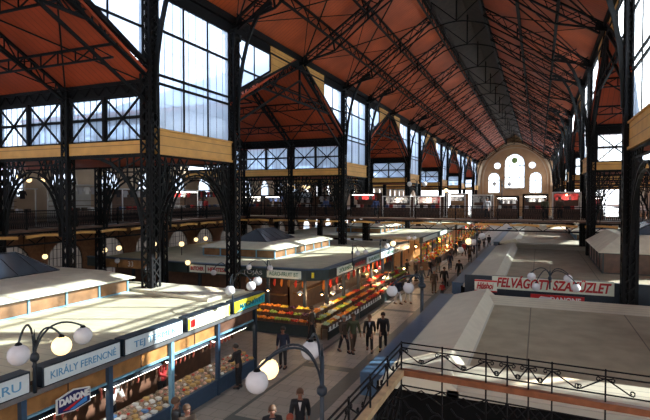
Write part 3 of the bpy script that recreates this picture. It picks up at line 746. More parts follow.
# ------------------------------------------------------------------ lamps
def globe_part(parent, c, dia, lit, n=16):
    off = parent.location; c = Vector(c)
    link('lit_globe' if lit else 'globe', MB().ball(c, dia/2, n), globe_lit if lit else globe_w, parent, world=True, label='glowing globe' if lit else None)
    link('globe_cap', MB().lathe([(.02, dia*.60), (dia*.12, dia*.56), (dia*.2, dia*.40), (dia*.22, dia*.36)], c, 10), iron, parent, world=True)
def lamp(label, base, top, globes, dia, knob=None, r0=.045, name='globe_lamp', group=None, foot=True):
    """post from base to top (world), arms curving out to each (point, lit)"""
    base = Vector(base); top = Vector(top)
    r = thing(name, label, 'lamp', base, 0, group)
    mb = MB().path([base, Vector((base.x, base.y, top.z))], r0, 8)
    mb.lathe([(.01, .0), (r0*.7, .0), (r0*.25, .18), (.008, .26)], (base.x, base.y, top.z), 8)
    link('post', mb, navy, r, world=True)
    kz = knob if knob else top.z-.35
    link('collar', MB().lathe([(r0, -.12), (r0*2.2, -.06), (r0*2.4, 0), (r0*2.2, .06), (r0, .12)], (base.x, base.y, kz), 10), navy, r, world=True)
    if foot: link('foot', MB().lathe([(r0*3.2, 0), (r0*3.2, .06), (r0*2, .12), (r0*1.5, .4), (r0, .45)], base, 12), navy, r, world=True)
    s = Vector((base.x, base.y, kz))
    for g, lit in globes:
        g = Vector(g); tip = g+Vector((0, 0, dia*.55)); hz = max(tip.z, top.z)+.12
        pts = []
        for k in range(13):
            t = k/12; x = s.lerp(tip, t); e = t**1.5
            zz = s.z*(1-t)**2+2*(1-t)*t*(hz+.75*(hz-min(s.z, tip.z)))+tip.z*t*t
            pts.append(Vector((s.x+(tip.x-s.x)*e, s.y+(tip.y-s.y)*e, zz)))
        link('arm', MB().path(pts, r0*.55, 6), navy, r, world=True)
        globe_part(r, g, dia, lit)
    return r
def D(x, y, d): return EYE+ray(x, y)*d
# on the sign beam of the near left stalls
b = Vector((-11.09, 8.34, 0)); t = atY(33, 340, 8.34)
lamp('curved three armed globe lamp in front of the nearest long white sign', (b.x, b.y, 2.9), (b.x, b.y, t.z), [(D(18.6, 355, 10.9), False), (D(61.6, 345.7, 12.2), True), (D(83, 335.5, 13.1), False)], .46, knob=atY(33, 357, 8.34).z, foot=False)
# tall lamp standing in the middle of the street
p = D(322, 356, 10.9)
lamp('tall three armed globe lamp standing in the street foreground', (p.x, p.y, 0), p, [(D(257, 382, 9.9), False), (D(268.5, 369, 11.2), True), (D(310.5, 350.5, 12), False)], .46, knob=D(321.5, 391, 10.9).z, r0=.05)
p = D(229, 283, 19.4)
lamp('globe lamp on the yellow sign at the far end of the near stalls', (-11.1, 16.85, 2.98), (0, 0, p.z), [(D(230, 290.3, 18.4), False), (D(251, 286, 18.9), False), (D(257.5, 281, 19.6), False)], .36, foot=False, r0=.035)
q = atY(226, 264, 25.7)
lamp('dark arched globe lamp on the butcher stall fascia', (q.x, 25.7, 3.3), q, [(atY(213.6, 272.4, 25.5), False), (atY(238, 273.4, 25.5), False)], .36, foot=False, r0=.05)
q = atY(267, 262, 25.7)
lamp('small two globe lamp beside the egg stall sign', (q.x, 25.75, 3.3), q, [(atY(249, 267, 25.6), False), (atY(270, 268, 25.2), False)], .34, foot=False, r0=.03)
q = atX(352, 247, -11)
lamp('two globe lamp on the street fascia of the fruit stall', (-10.98, q.y, 3.2), q, [(atX(357.5, 253, -10.6), False), (atX(365.5, 252, -10.5), False)], .34, foot=False, r0=.03)
q = atX(380, 240, -11)
lamp('lamp with one glowing globe over the white signs of the fruit stall', (-10.98, q.y, 3.2), q, [(atX(393, 243.5, -10.4), True), (atX(387, 246, -10.8), False)], .42, foot=False, r0=.03)
p = D(422, 277, 20.6)
lamp('street lamp with two pale globes beside the blue canopy', (p.x, p.y, 0), p, [(D(392, 291, 20.6), False), (D(408.5, 288, 20.9), False)], .46, foot=True, r0=.07)
p = atX(477, 230, -4.25)
lamp('distant street lamp with three white globes and one lit', (p.x, p.y, 0), p, [(atX(460.5, 250, -5.5), False), (atX(474, 242, -4.5), False), (atX(482, 236, -4.0), False), (atX(468.6, 241.4, -5.0), True)], .5, r0=.05)
q = atY(550, 271, 25.7)
lamp('four globe lamp arching over the long red lettered banner', (q.x, 25.7, 3.3), q, [(atY(531.5, 276.5, 25.3), False), (atY(568, 278.5, 25.3), False), (atY(536, 287, 24.9), False), (atY(576, 288, 24.9), False)], .38, foot=False, r0=.035)
for x, lab in ((417, 'two globe lamp on the bridge railing above the clothes booths'), (502, 'two globe lamp on the bridge railing in front of the far windows')):
    q = atY(x, 181, 43.05); a = 7.5
    lamp(lab, (q.x, 43.05, ZD+1.1), q, [(atY(x-a, 184, 43.0), False), (atY(x+a, 184, 43.0), False)], .42 if x == 417 else .34, foot=False, r0=.03)
# globes hung under the gallery, arcs and in side halls
hung = [(24, 258, 24.0, 1), (45, 256.6, 25.5, 1), (104.6, 250, 30.0, 1), (119, 248, 31.0, 1), (154, 244, 30, 1), (181.6, 244, 30, 1), (187.8, 262.6, 25.6, 1), (196, 239.6, 38, 1), (205.6, 238.6, 39, 1),
        (19, 177, 22, 1), (29, 180, 22.5, 1), (42.5, 180, 23, 1), (102, 266, 25.5, 0), (117.3, 260.8, 25.6, 0), (147.3, 268.3, 25.6, 0), (408.5, 238, 41.5, 0), (414.5, 238, 41.5, 0), (446, 190.5, 44.5, 1), (293, 187.3, 44, 1), (303.5, 187.3, 44, 1), (308, 187.3, 44.2, 1)]
place = {0: 'under the left gallery, lower left', 9: 'over the left gallery near the frame edge'}
labs = ['leftmost glowing globe on the brown wall under the gallery', 'second glowing globe on the brown wall under the gallery', 'glowing globe left of the barred arch under the gallery', 'glowing globe just beside the barred arch under the gallery',
        'small glowing globe behind the nearest tall column', 'small glowing globe right of the nearest tall column', 'large warm globe above the gap between butcher signs', 'left one of two glowing globes by the small bright arch', 'right one of two glowing globes by the small bright arch',
        'leftmost of three yellow globes above the left gallery', 'middle one of three yellow globes above the left gallery', 'right one of three yellow globes above the left gallery', 'unlit globe left of the brown panel with numbers', 'unlit globe above the brown panel with numbers', 'unlit globe right of the brown panel with numbers',
        'left one of two white globes below the bridge', 'right one of two white globes below the bridge', 'tiny lit globe above the bridge railing lamp', 'left yellow globe above the dark bridge booth', 'middle yellow globe above the dark bridge booth', 'right yellow globe above the dark bridge booth']
for (x, y, Y, lit), lab in zip(hung, labs):
    c = atY(x, y, Y); c.y = Y
    pxd = {0: 5.0}.get(0); dd = 5.2 if Y < 32 else 4.2
    dia = dd*(c-EYE).dot(F)/FPX
    top = c.z+dia/2+.02
    r = thing('hanging_globe', lab, 'lamp', (c.x, c.y, c.z), 0, None)
    zt = 9.5 if c.z > 6 else (ZD-.15 if c.x < GX or c.y > 43 else c.z+.55)
    link('lit_globe' if lit else 'globe', MB().ball((0, 0, 0), dia/2, 14), globe_lit if lit else globe_w, r)
    if c.z < 6 and c.x > GX and c.y < 43:   # carried by a short post rising from the fascia
        link('post', MB().box((-.02, -.02, -max(.3, c.z-2.9)), (.02, .02, -dia/2)), iron, r)
    else: link('hanging_rod', MB().box((-.015, -.015, dia/2), (.015, .015, zt-c.z)), iron, r)
    link('globe_cap', MB().lathe([(.02, dia*.6), (dia*.2, dia*.42)], (0, 0, 0), 8), iron, r)

# ------------------------------------------------------------------ market stalls, left of the street
def lantern(label, x0, x1, y0, y1, zb=3.32, zt=4.32, endwood=True, pyr=None, h1=.62, wm=None, bars=None):
    """raised clerestory on a stall roof with a glazed skylight on top"""
    r = thing('roof_lantern', label, 'roof lantern', (x0, y0, zb), 0, 'raised lanterns on the stall roofs')
    w, L = x1-x0, y1-y0; h2 = zt-zb
    link('side_panels', MB().box((0.05, .05, 0), (w-.05, L-.05, h1)), wm or brownp, r)
    mb = MB(); n = int(L/1.5)
    for i in range(n+1):
        for x in (0, w-.07): mb.box((x, L*i/n-.04, 0), (x+.07, L*i/n+.04, h1))
    for i in range(1, int(w/1.5)):
        for y in (0, L-.07): mb.box((w*i/int(w/1.5)-.04, y, 0), (w*i/int(w/1.5)+.04, y+.07, h1))
    for x in (-.02, w-.07): mb.box((x, 0, h1-.06), (x+.09, L, h1)).box((x, 0, 0), (x+.09, L, .05))
    for y in (-.02, L-.07): mb.box((0, y, h1-.06), (w, y+.09, h1)).box((0, y, 0), (w, y+.09, .05))
    link('window_bars', mb, bars or blue_l, r)
    e = .22; i_ = 1.0; j = .5 if h1 < 1 else 1.0
    lo = [(-e, -e, h1), (w+e, -e, h1), (w+e, L+e, h1), (-e, L+e, h1)]; lo2 = [(x, y, z+.05) for x, y, z in lo]
    up = [(i_, j, h2), (w-i_, j, h2), (w-i_, L-j, h2), (i_, L-j, h2)]
    link('hipped_roof', MB().add(lo+lo2+up, [(0, 3, 2, 1), (8, 9, 10, 11)]+[(i, (i+1) % 4, (i+1) % 4+4, i+4) for i in range(4)]+[(i+4, (i+1) % 4+4, (i+1) % 4+8, i+8) for i in range(4)]), cream2, r)
    ya, yb, hp = pyr; a, b = w/2-1.45, w/2+1.45; c = (a+b)/2; q = 1.0
    B0 = [(a, ya, h2), (b, ya, h2), (b, yb, h2), (a, yb, h2)]; R0 = [(c, ya+q, h2+hp), (c, yb-q, h2+hp)]
    sk = link('skylight', MB().add(B0+R0, [(0, 3, 2, 1), (0, 1, 4), (1, 2, 5, 4), (2, 3, 5), (3, 0, 4, 5)]), skyglass, r)
    mb = MB().beam(B0[0], R0[0], .06).beam(B0[1], R0[0], .06).beam(B0[2], R0[1], .06).beam(B0[3], R0[1], .06).beam(R0[0], R0[1], .06)
    for i in range(4): mb.beam(B0[i], B0[(i+1) % 4], .08)
    n = max(2, int((yb-ya)/.9))
    for i in range(1, n):
        y = ya+(yb-ya)*i/n; yy = min(max(y, ya+q), yb-q); mb.beam((a, y, h2), (c, yy, h2+hp), .04).beam((b, y, h2), (c, yy, h2+hp), .04)
    link('skylight_bars', mb, navy, sk)
    return r
FX = -11.1
def stall_roof(label, x0, x1, y0, y1, m=cream, z=3.32, ch=0):
    r = thing('stall_roof', label, 'roof', (x0, y0, 3.1), 0, 'broad flat roofs over the stalls')
    w, L = x1-x0, y1-y0
    poly = [(0, 0), (w-ch, 0), (w, ch), (w, L), (0, L)] if ch else [(0, 0), (w, 0), (w, L), (0, L)]
    link('roof_sheet', MB().prism(poly, 2, 0, z-3.1), m, r)
    link('edge_trim', MB().box((w-.12, ch, z-3.1), (w, L, z-3.04)).box((0, 0, z-3.1), (w-ch, .1, z-3.04)).box((0, L-.1, z-3.1), (w, L, z-3.04)), cream2, r)
    return r
stall_roof('wide ribbed cream roof over the near left stalls', -29, FX-.3, 3.5, 19.4)
lantern('roof lantern on the near left stall roof', -25.4, -17, 6.2, 17.4, pyr=(1.5, 9.9, .85))
single('roof_platform', MB().prism([(0, -.1), (4.7, -.75), (5.0, 1.6), (0, 1.6)], 2, 0, .13), cream2, 'low raised slab across the far end of the near left roof', 'roof slab', (-17.1, 17.75, 3.32))
stall_roof('cream roof of the fruit stall block beyond the cross aisle', -29, FX-.3, 26.1, 46.5, ch=.9)
lantern('brightly sunlit roof lantern on the fruit stall block', -22.7, -16.7, 30.6, 40.4, pyr=(1.6, 6.2, .85))
for i, (a, b) in enumerate([(52, 73), (76, 98), (101, 122)]):
    stall_roof('distant cream stall roof on the left, %s beyond the bridge' % ORD[i], -29, FX-.3, a, b)
    lantern('distant roof lantern on the left, %s beyond the bridge' % ORD[i], -22.7, -17, a+5, b-5, pyr=(3, 7, .85))

# --- near stalls: five bays of one row
PY = [5.5, 8.15, 10.8, 13.45, 16.1, 18.85]
SIG = [(5.85, 8.26), (8.57, 11.08), (11.21, 13.86), (14.08, 16.72), (16.97, 19.45)]
SL = ['leftmost near stall with a sign ending in four letters cut by the frame', 'near stall under the longest white sign with blue letters', 'near stall under the short white dairy sign', 'near stall under the sunlit yellow edged sign', 'near end stall under the yellow and turquoise sign']
SHORT = ['leftmost near stall', 'stall under the longest white sign', 'stall under the dairy sign', 'stall under the sunlit yellow sign', 'end stall under the turquoise sign']
random.seed(11)
for i in range(5):
    y0, y1 = PY[i], PY[i+1]; L = y1-y0
    r = thing('food_stall', SL[i], 'market stall', (FX-.2, y0, 0), 0, 'row of near left stalls')
    link('base_panel', MB().box((-.05, .05, 0), (.02, L-.05, .58)).box((-.08, .0, .56), (.06, L, .62)), blue, r)
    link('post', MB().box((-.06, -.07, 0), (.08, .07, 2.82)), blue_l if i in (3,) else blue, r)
    if i == 4: link('post', MB().box((-.06, L-.07, 0), (.08, L+.07, 2.82)), navy, r)
    link('display_tray', MB().prism([(-.75, .5), (0, .5), (0, .56), (-.7, .92), (-.75, .92)], 1, .08, L-.08), tray_m, r)
    link('upper_panel', MB().box((-.12, .07, 2.3), (-.06, L-.07, 2.8)), woodp if i < 4 else wooddk, r)
    link('panel_joint', MB().box((-.055, L/2-.02, 2.3), (-.04, L/2+.02, 2.8)), wooddk, r)
    link('panel_rail', MB().box((-.14, .07, 2.24), (0, L-.07, 2.3)), blue_l, r)
    link('top_beam', MB().box((-.25, 0, 2.8), (.16, L, 2.93)), steel, r)
    link('tube_light', MB().path([(-.35, .2, 1.98), (-.35, L-.2, 1.98)], .06, 8), tube_lit, r)
    link('lamp_canopy', MB().prism([(-.5, 2.0), (-.2, 2.0), (-.3, 2.12), (-.42, 2.12)], 1, .15, L-.15), navy, r)
    link('back_wall', MB().box((-2.4, 0, 0), (-2.3, L, 3.05)), wooddk, r)
    link('back_shelf', MB().box((-2.3, .1, 1.1), (-1.95, L-.1, 1.14)).box((-2.3, .1, 1.5), (-1.95, L-.1, 1.54)).box((-2.3, .1, 1.9), (-1.95, L-.1, 1.94)), wooddk, r)
    link('meat_rail', MB().path([(-.95, .15, 1.85), (-.95, L-.15, 1.85)], .015, 6).path([(-.95, .3, 1.85), (-.95, .3, 3.05)], .012, 5).path([(-.95, L-.3, 1.85), (-.95, L-.3, 3.05)], .012, 5), steel, r)
    # sign box with its own lettering
    a, b = SIG[i][0]-y0, SIG[i][1]-y0
    s_ = link('sign_box', MB().box((-.2, a, 2.92), (.16, b, 3.44)), navy, r)
    face = [signw, signw, signw, mat('sign_pale_yellow', (.80, .76, .52), .3), yel_s][i]
    link('sign_face', MB().box((.16, a+.05, 2.96), (.185, b-.05, 3.40)), face, s_)
    if i == 4: link('sign_face', MB().add([(.19, a+.05, 2.98), (.19, b-.05, 2.98), (.19, b-.05, 3.36), (.19, a+.05+.15, 2.98), (.195, a+.1, 2.98), (.195, b-.05, 2.98), (.195, b-.05, 3.36)], [(3, 1, 2), (4, 5, 6), (3, 4, 5, 1), (1, 5, 6, 2), (2, 6, 4, 3)]), cyan_s, s_)
    R = (PI/2, 0, PI/2)
    if i == 0: text('ÁRU', .30, lightblue_t, s_, (.19, b-.62, 3.17), R, width=.75)
    if i == 1: text('KIRÁLY FERENCNÉ', .27, lightblue_t, s_, (.19, (a+b)/2, 3.17), R, width=2.1)
    if i == 2: text('TEJ TERMÉK', .27, lightblue_t, s_, (.19, (a+b)/2, 3.17), R, width=1.9)
    if i == 3:
        link('sign_picture', MB().box((.186, a+.18, 3.05), (.195, a+.42, 3.3)), logo_red, s_); link('sign_border', MB().box((.186, a+.05, 2.98), (.192, a+.14, 3.36)).box((.186, b-.14, 2.98), (.192, b-.05, 3.36)), yel_s, s_)
    if i == 4: text('MAGNÖVET', .27, mat('letter_dark_teal', (.02, .12, .14), .4), s_, (.2, (a+b)/2+.1, 3.16), R, width=1.9, bold=.006)
    # goods
    def W_(x, y, z): return (FX-.2+x, y0+y, z)
    nm = ['cured_meat', 'sausage'][i % 2]
    for k in range(9):
        y = .3+(L-.6)*k/8
        if i in (0, 4): mb = MB().lathe([(.02, -.42), (.06, -.36), (.07, -.2), (.045, -.05), (.01, 0)], n=8)
        else: mb = MB().path([(0, 0, 0), (.03, .02, -.15), (.03, .03, -.3), (0, .02, -.42)], .035, 6)
        single(nm, mb, random.choice([meat, meat, wooddk]), 'dark red meat hanging from the rail of the %s' % SHORT[i], 'meat', W_(-.95, y, 1.84), 'meats hanging in near stall bay %d' % (i+1))
    for row in range(4):
        for k in range(10):
            y = .2+(L-.4)*k/9+random.uniform(-.07, .07); x = -.10-.17*row+random.uniform(-.03, .03); z = .575+.088*row
            kind = random.choice(['cheese', 'meat_cut', 'meat_cut', 'meat_cut'] if i > 2 else ['cheese', 'packet', 'meat_cut', 'packet', 'meat_cut'])
            rot = random.uniform(-.4, .4)
            if kind == 'cheese': mb, mt = MB().prism([(-.1, -.08), (.1, -.08), (.1, .02), (0, .1), (-.1, .05)], 2, 0, .08), cheese
            elif kind == 'packet': mb, mt = MB().prism([(-.09, -.07), (.09, -.07), (.1, 0), (.09, .07), (-.09, .07), (-.1, 0)], 2, 0, .07), random.choice([pack_w, pack_w, pack_b])
            else: mb, mt = MB().ball((0, 0, .035), random.uniform(.05, .08), 8, 0, .6), random.choice([meat, meat2, meat2, pack_w, cheese, fr['tomato']])
            col = {'cheese': 'yellow wedge', 'packet': 'small packet', 'meat_cut': 'cut of meat'}[kind]
            single(kind, mb, mt, '%s on the display tray of the %s' % (col, SHORT[i]), {'cheese': 'cheese', 'packet': 'packet', 'meat_cut': 'meat'}[kind], W_(x, y, z+.04), '%s in the display of bay %d' % (col, i+1), rot)
    for row in range(3):
        for k in range(7):
            y = .25+(L-.5)*k/6; z = 1.14+.4*row
            single('jar', MB().lathe([(.07, 0), (.075, .02), (.075, .18), (.05, .22), (.055, .26)], n=8), random.choice([meat2, pack_w, cheese, fr['tomato'], pack_b]), 'jar on the back shelves of the %s' % SHORT[i], 'jar', W_(-2.13, y, z), 'jars on the shelves of bay %d' % (i+1))
# oval dairy logo plate
r = thing('logo_plate', 'dark blue hexagonal dairy sign with white capitals, red and blue swoosh', 'sign', (FX-.06, 9.48, 2.29), 0)
r.scale = (1, .93, .93)
hexp = lambda a, b, c: [(-a, -b), (a, -b), (a+.0, b), (0, c), (-a, b)]
o6 = [(-.56, -.22), (0, -.30), (.56, -.22), (.56, .20), (0, .32), (-.56, .20)]
link('rim', MB().prism(o6, 0, -.02, .02), white, r)
link('plate', MB().prism([(x*.93, z*.88) for x, z in o6], 0, .02, .032), logo_navy, r)
link('swoosh', MB().prism([(-.38, -.16), (-.2, -.2), (.4, .02), (.36, .03), (.05, -.05)], 0, .033, .037), logo_red, r)
link('swoosh', MB().prism([(-.18, -.215), (.0, -.235), (.42, -.16), (.42, -.02)], 0, .033, .037), logo_blue, r)
text('DANONE', .26, white_t, r, (.04, 0, .07), (PI/2, 0, PI/2), width=.92, bold=.012)

# --- fruit stall block: fascias, posts, signs
r = thing('fruit_stall', 'large open fruit stall with dark fascia on the street corner', 'market stall', (FX, 26.0, 0), 0)
def lo(p): return (p[0]-FX, p[1]-26.0, p[2])
mb = MB().box(lo((-11.42, 26.75, 2.82)), lo((FX, 46.4, 3.42))).box(lo((-29, 25.9, 2.82)), lo((-12.15, 26.2, 3.42)))
mb.prism([(-12.15-FX, -.1), (0, .75), (-.32, .75), (-12.15-FX, .2)], 2, 2.82, 3.42)
link('fascia', mb, green_d, r)
link('fascia_cap', MB().box(lo((-11.5, 26.75, 3.42)), lo((FX+.06, 46.4, 3.48))).box(lo((-29, 25.84, 3.42)), lo((-12.15, 26.2, 3.48))).prism([(-12.15-FX, -.16), (.06, .75), (-.4, .75), (-12.15-FX, .2)], 2, 3.42, 3.48), blue, r)
for y in (26.8, 29.5, 32.3, 35.1, 38, 41, 44): link('post', MB().box(lo((-11.32, y-.08, 0)), lo((-11.14, y+.08, 2.82))), navy, r)
for x in (-12.3, -14.7, -17.1, -19.6, -22.2, -25): link('post', MB().box(lo((x-.08, 26, 0)), lo((x+.08, 26.16, 2.82))), navy, r)
link('back_wall', MB().box(lo((-14.6, 28.4, 0)), lo((-14.5, 46, 3.05))).box(lo((-29, 28.4, 0)), lo((-14.5, 28.5, 3.05))), wooddk, r)
link('inner_shelf', MB().box(lo((-14.5, 29, 1.4)), lo((-14.1, 46, 1.45))).box(lo((-14.5, 29, 2.0)), lo((-14.1, 46, 2.05))).box(lo((-28, 28.0, 1.4)), lo((-14.6, 28.4, 1.45))), woodp, r)
def fsign(s, x0, x1, face, tm, name, bold=0, z0=2.9, z1=3.36):
    p = link('sign_face', MB().box(lo((x0, 25.84, z0)), lo((x1, 25.895, z1))), face, r)
    text(s, (z1-z0)*.72, tm, p, lo(((x0+x1)/2, 25.82, (z0+z1)/2)), (PI/2, 0, 0), width=(x1-x0)*.86, bold=bold)
fsign('AGRO-FRUIT BT', -14.65, -12.45, signcream, green_t, 'a')
fsign('TOJÁS', -16.4, -14.85, green_d, mat('letter_grey', (.4, .4, .38), .5), 'b')
fsign('HENTESEK', -18.95, -17.1, signcream, red_t, 'c', .01)
fsign('BUTCHER', -20.2, -19.05, signcream, red_t, 'd', .01)
p = link('sign_face', MB().box(lo((-27.4, 25.84, 2.85)), lo((-23.4, 25.895, 3.4))), woodp, r)
text('33', .5, white_t, p, lo((-25.0, 25.82, 3.12)), (PI/2, 0, 0))
def ssign(s, y0, y1, face, tm):
    p = link('sign_face', MB().box(lo((FX+.005, y0, 2.9)), lo((FX+.05, y1, 3.36))), face, r)
    if s: text(s, .34, tm, p, lo((FX+.07, (y0+y1)/2, 3.13)), (PI/2, 0, PI/2), width=(y1-y0)*.8)
ssign('ZÖLDSÉG', 28.0, 30.7, signcream, green_t); ssign('GYÜMÖLCS', 30.85, 33.4, navy, red_t); ssign('BARANYI', 33.7, 36.8, signw, green_t); ssign('ZÖLD', 37.1, 42.6, signw, green_t)
link('price_flag', MB().box(lo((-11.85, 26.0, 3.0)), lo((-11.7, 26.06, 3.3))), yel_s, r)
# pendant lamps over the fruit, with one added to brighten the tall rack
for i, (x, y, Y) in enumerate([(268, 290, 25.2), (300, 294, 25.2), (322, 294, 27.0), (333, 293.6, 27.5), (341, 287, 30.0), (376, 270, 35), (384, 276, 38), (404, 268, 46), (423, 262, 56), (416, 246, 47), (447, 245, 66), (456, 243, 72)]):
    c = atY(x, y, Y); big = Y < 31
    rr = thing('pendant_lamp', 'small warm pendant lamp, %s from the left over the market goods' % ORD[i], 'lamp', c, 0, 'pendant lamps over the stalls')
    link('bulb', MB().ball((0, 0, 0), .07 if big else .11, 8), bulb_lit, rr)
    link('lamp_shade', MB().lathe([(.19, .02), (.12, .12), (.03, .18)], n=12), white if i in (1, 3) else navy, rr)
    link('cord', MB().box((-.008, -.008, .18), (.008, .008, max(.3, 3.1-c.z))), iron, rr)
    L = bpy.data.lights.new('bulb_light', 'POINT'); L.energy = 34 if big else (170 if Y < 50 else 80); L.color = (1, .66, .36); L.shadow_soft_size = .1  # mid-distance lamps boosted in place of sun that misses the tall rack
    lo_ = bpy.data.objects.new('bulb_light', L); C.objects.link(lo_); lo_.location = c+Vector((0, 0, -.16))

# produce: crates on stepped racks, every fruit an object
def crate_mb(w=.46, d=.36, h=.16):
    mb = MB().box((-w/2, -d/2, 0), (w/2, d/2, .015))
    for z in (.03, .10):
        mb.box((-w/2, -d/2, z), (w/2, -d/2+.012, z+.05)).box((-w/2, d/2-.012, z), (w/2, d/2, z+.05)).box((-w/2, -d/2, z), (-w/2+.012, d/2, z+.05)).box((w/2-.012, -d/2, z), (w/2, d/2, z+.05))
    for x in (-1, 1):
        for y in (-1, 1): mb.box((x*w/2-x*.02, y*d/2-y*.02, 0), (x*w/2, y*d/2, .16))
    return mb
crate0 = [None]
def crate(loc, rz, label):
    if crate0[0] is None: crate0[0] = single('slatted_crate', crate_mb(), wooddk, 'x', 'crate', loc, 'slatted crates on the fruit stall', rz); o = crate0[0]
    else: o = crate0[0].copy(); C.objects.link(o); o.location = loc; o.rotation_euler = (0, 0, rz)
    o['label'] = label
F0 = {}; CNT = {}
def fruit_mb(k):
    if k == 'pepper': return MB().lathe([(.01, -.08), (.04, -.07), (.06, 0), (.055, .05), (.02, .065)], n=7)
    if k == 'aubergine': return MB().path([(-.12, 0, 0), (-.08, 0, .01), (0, 0, 0), (.06, 0, 0), (.09, 0, 0)], [.01, .045, .055, .035, .012], 7)
    if k in ('cabbage', 'cauli'): return MB().ball((0, 0, 0), .105, 9, 0, .85)
    if k == 'lemon': return MB().path([(-.085, 0, 0), (-.06, 0, 0), (0, 0, 0), (.06, 0, 0), (.085, 0, 0)], [.01, .04, .06, .04, .01], 7)
    return MB().ball((0, 0, 0), .065, 8, 0, .9)
PLUR = dict(orange='orange', apple='red apple', lemon='yellow lemon', tomato='tomato', pepper='green pepper', cabbage='pale cabbage', cauli='white cauliflower', aubergine='dark aubergine')
def fruit(k, loc, where):
    nm = {'cauli': 'cauliflower'}.get(k, k); CNT[k] = CNT.get(k, 0)+1
    if k not in F0: o = F0[k] = single(nm, fruit_mb(k), fr[k], 'x', nm, loc)
    else: o = F0[k].copy(); C.objects.link(o); o.location = loc
    o.rotation_euler = (0, 0, random.uniform(0, 6)); o['label'] = '%s piled in a crate %s' % (PLUR[k], where); o['group'] = '%ss %s' % (PLUR[k], where)
def rack(label, x, y, rz, n, tiers, where, kinds, z0=.62, step=.27, sid=.0, tagged=True, dense=3):
    """stepped rack along local x, rising along local +y"""
    r = thing('produce_rack', label, 'rack', (x, y, 0), rz, 'stepped racks round the fruit stall')
    w = n*.5
    if tagged: link('card_rail', MB().box((0, -.06, z0-.17), (w, -.03, z0-.15)), white, r)
    mb = MB()
    for t in range(tiers): mb.box((0, t*.38, z0+t*step-.03), (w, t*.38+.38, z0+t*step))
    link('shelf', mb, wooddk, r)
    link('front_board', MB().box((0, -.03, 0), (w, 0, z0)), green_d, r)
    mb = MB()
    for q in range(int(w/2)+1): mb.box((q*2.0, .34, 0), (q*2.0+.06, .4, z0)).box((q*2.0, tiers*.38-.06, 0), (q*2.0+.06, tiers*.38, z0+(tiers-1)*step-.03))
    link('leg', mb, wooddk, r)
    rot = Matrix.Rotation(rz, 3, 'Z'); O = Vector((x, y, 0))
    for i in range(n):
        for t in range(tiers):
            k = random.choice(kinds)
            if CNT.get(k, 0) > 280: k = min(kinds, key=lambda q: CNT.get(q, 0))
            c = O+rot@Vector((i*.5+.25, t*.38+.19, z0+t*step))
            crate(c, rz, 'slatted crate of %ss %s, tier %s' % (PLUR[k], where, ['lowest', 'middle', 'upper', 'top', 'top', 'top'][t]))
            m = 2 if k in ('cabbage', 'cauli') else dense
            for a in range(m):
                for b in range(3 if m == 3 else 2):
                    f = O+rot@Vector((i*.5+.25+(a-(m-1)/2)*.135*(3/m)+random.uniform(-.012, .012), t*.38+.19+(b-(1 if m == 3 else .5))*(.11 if m == 3 else .16)+random.uniform(-.012, .012), z0+t*step+.13+random.uniform(0, .09)))
                    fruit(k, f, where)
        if tagged:
            q = O+rot@Vector((i*.5+.25, -.045, z0-.02))
            o = single('price_card', MB().box((-.13, -.008, -.13), (.13, .008, .08)), white, 'white price card along the front edge %s' % where, 'price card', q, 'price cards %s' % where, rz)
    return r
random.seed(5)
rack('stepped fruit rack facing the camera at the dark fruit stall', -16.6, 24.65, 0, 11, 3, 'facing the cross aisle', ['orange', 'lemon', 'apple', 'orange', 'lemon', 'pepper', 'aubergine'], tagged=False)
rack('stepped rack of mixed vegetables round the street corner of the fruit stall', -10.25, 24.55, PI/2, 10, 3, 'at the street corner', ['cabbage', 'lemon', 'cauli', 'orange', 'lemon', 'pepper'])
rack('stepped rack along the street side of the fruit stall', -10.25, 29.75, PI/2, 9, 3, 'along the street side', ['apple', 'orange', 'tomato', 'orange', 'lemon', 'apple'])
rack('tall sunlit rack of red and white produce', -10.25, 34.4, PI/2, 9, 4, 'in the sunlit rack', ['tomato', 'cauli', 'apple', 'orange', 'cabbage', 'tomato'], step=.4, tagged=False)
rack('farther produce rack near the bridge', -10.25, 39.2, PI/2, 9, 3, 'close to the bridge', ['orange', 'tomato', 'pepper', 'orange'], tagged=False, dense=2)
# goods hanging inside the fruit stall
n = 0
for k in range(15):
    y = 27.2+k*1.05
    o = single('paprika_string', MB().path([(0, 0, 0), (0, .02, -.2), (0, -.02, -.5), (0, 0, -.7)], [.02, .08, .1, .02], 7), fr['tomato'] if k % 3 else fr['orange'], 'string of dried peppers hanging along the street side of the fruit stall', 'dried peppers', (-11.6, y, 2.8), 'dried pepper strings along the street side')
for k in range(9):
    x = -12.8-k*.48
    single('paprika_string', MB().path([(0, 0, 0), (.02, 0, -.2), (-.02, 0, -.45), (0, 0, -.6)], [.02, .07, .09, .02], 7), [fr['orange'], fr['tomato'], woodp][k % 3], 'string of dried peppers hanging under the fruit stall front sign', 'dried peppers', (x, 26.9, 2.8), 'dried pepper strings under the front sign')
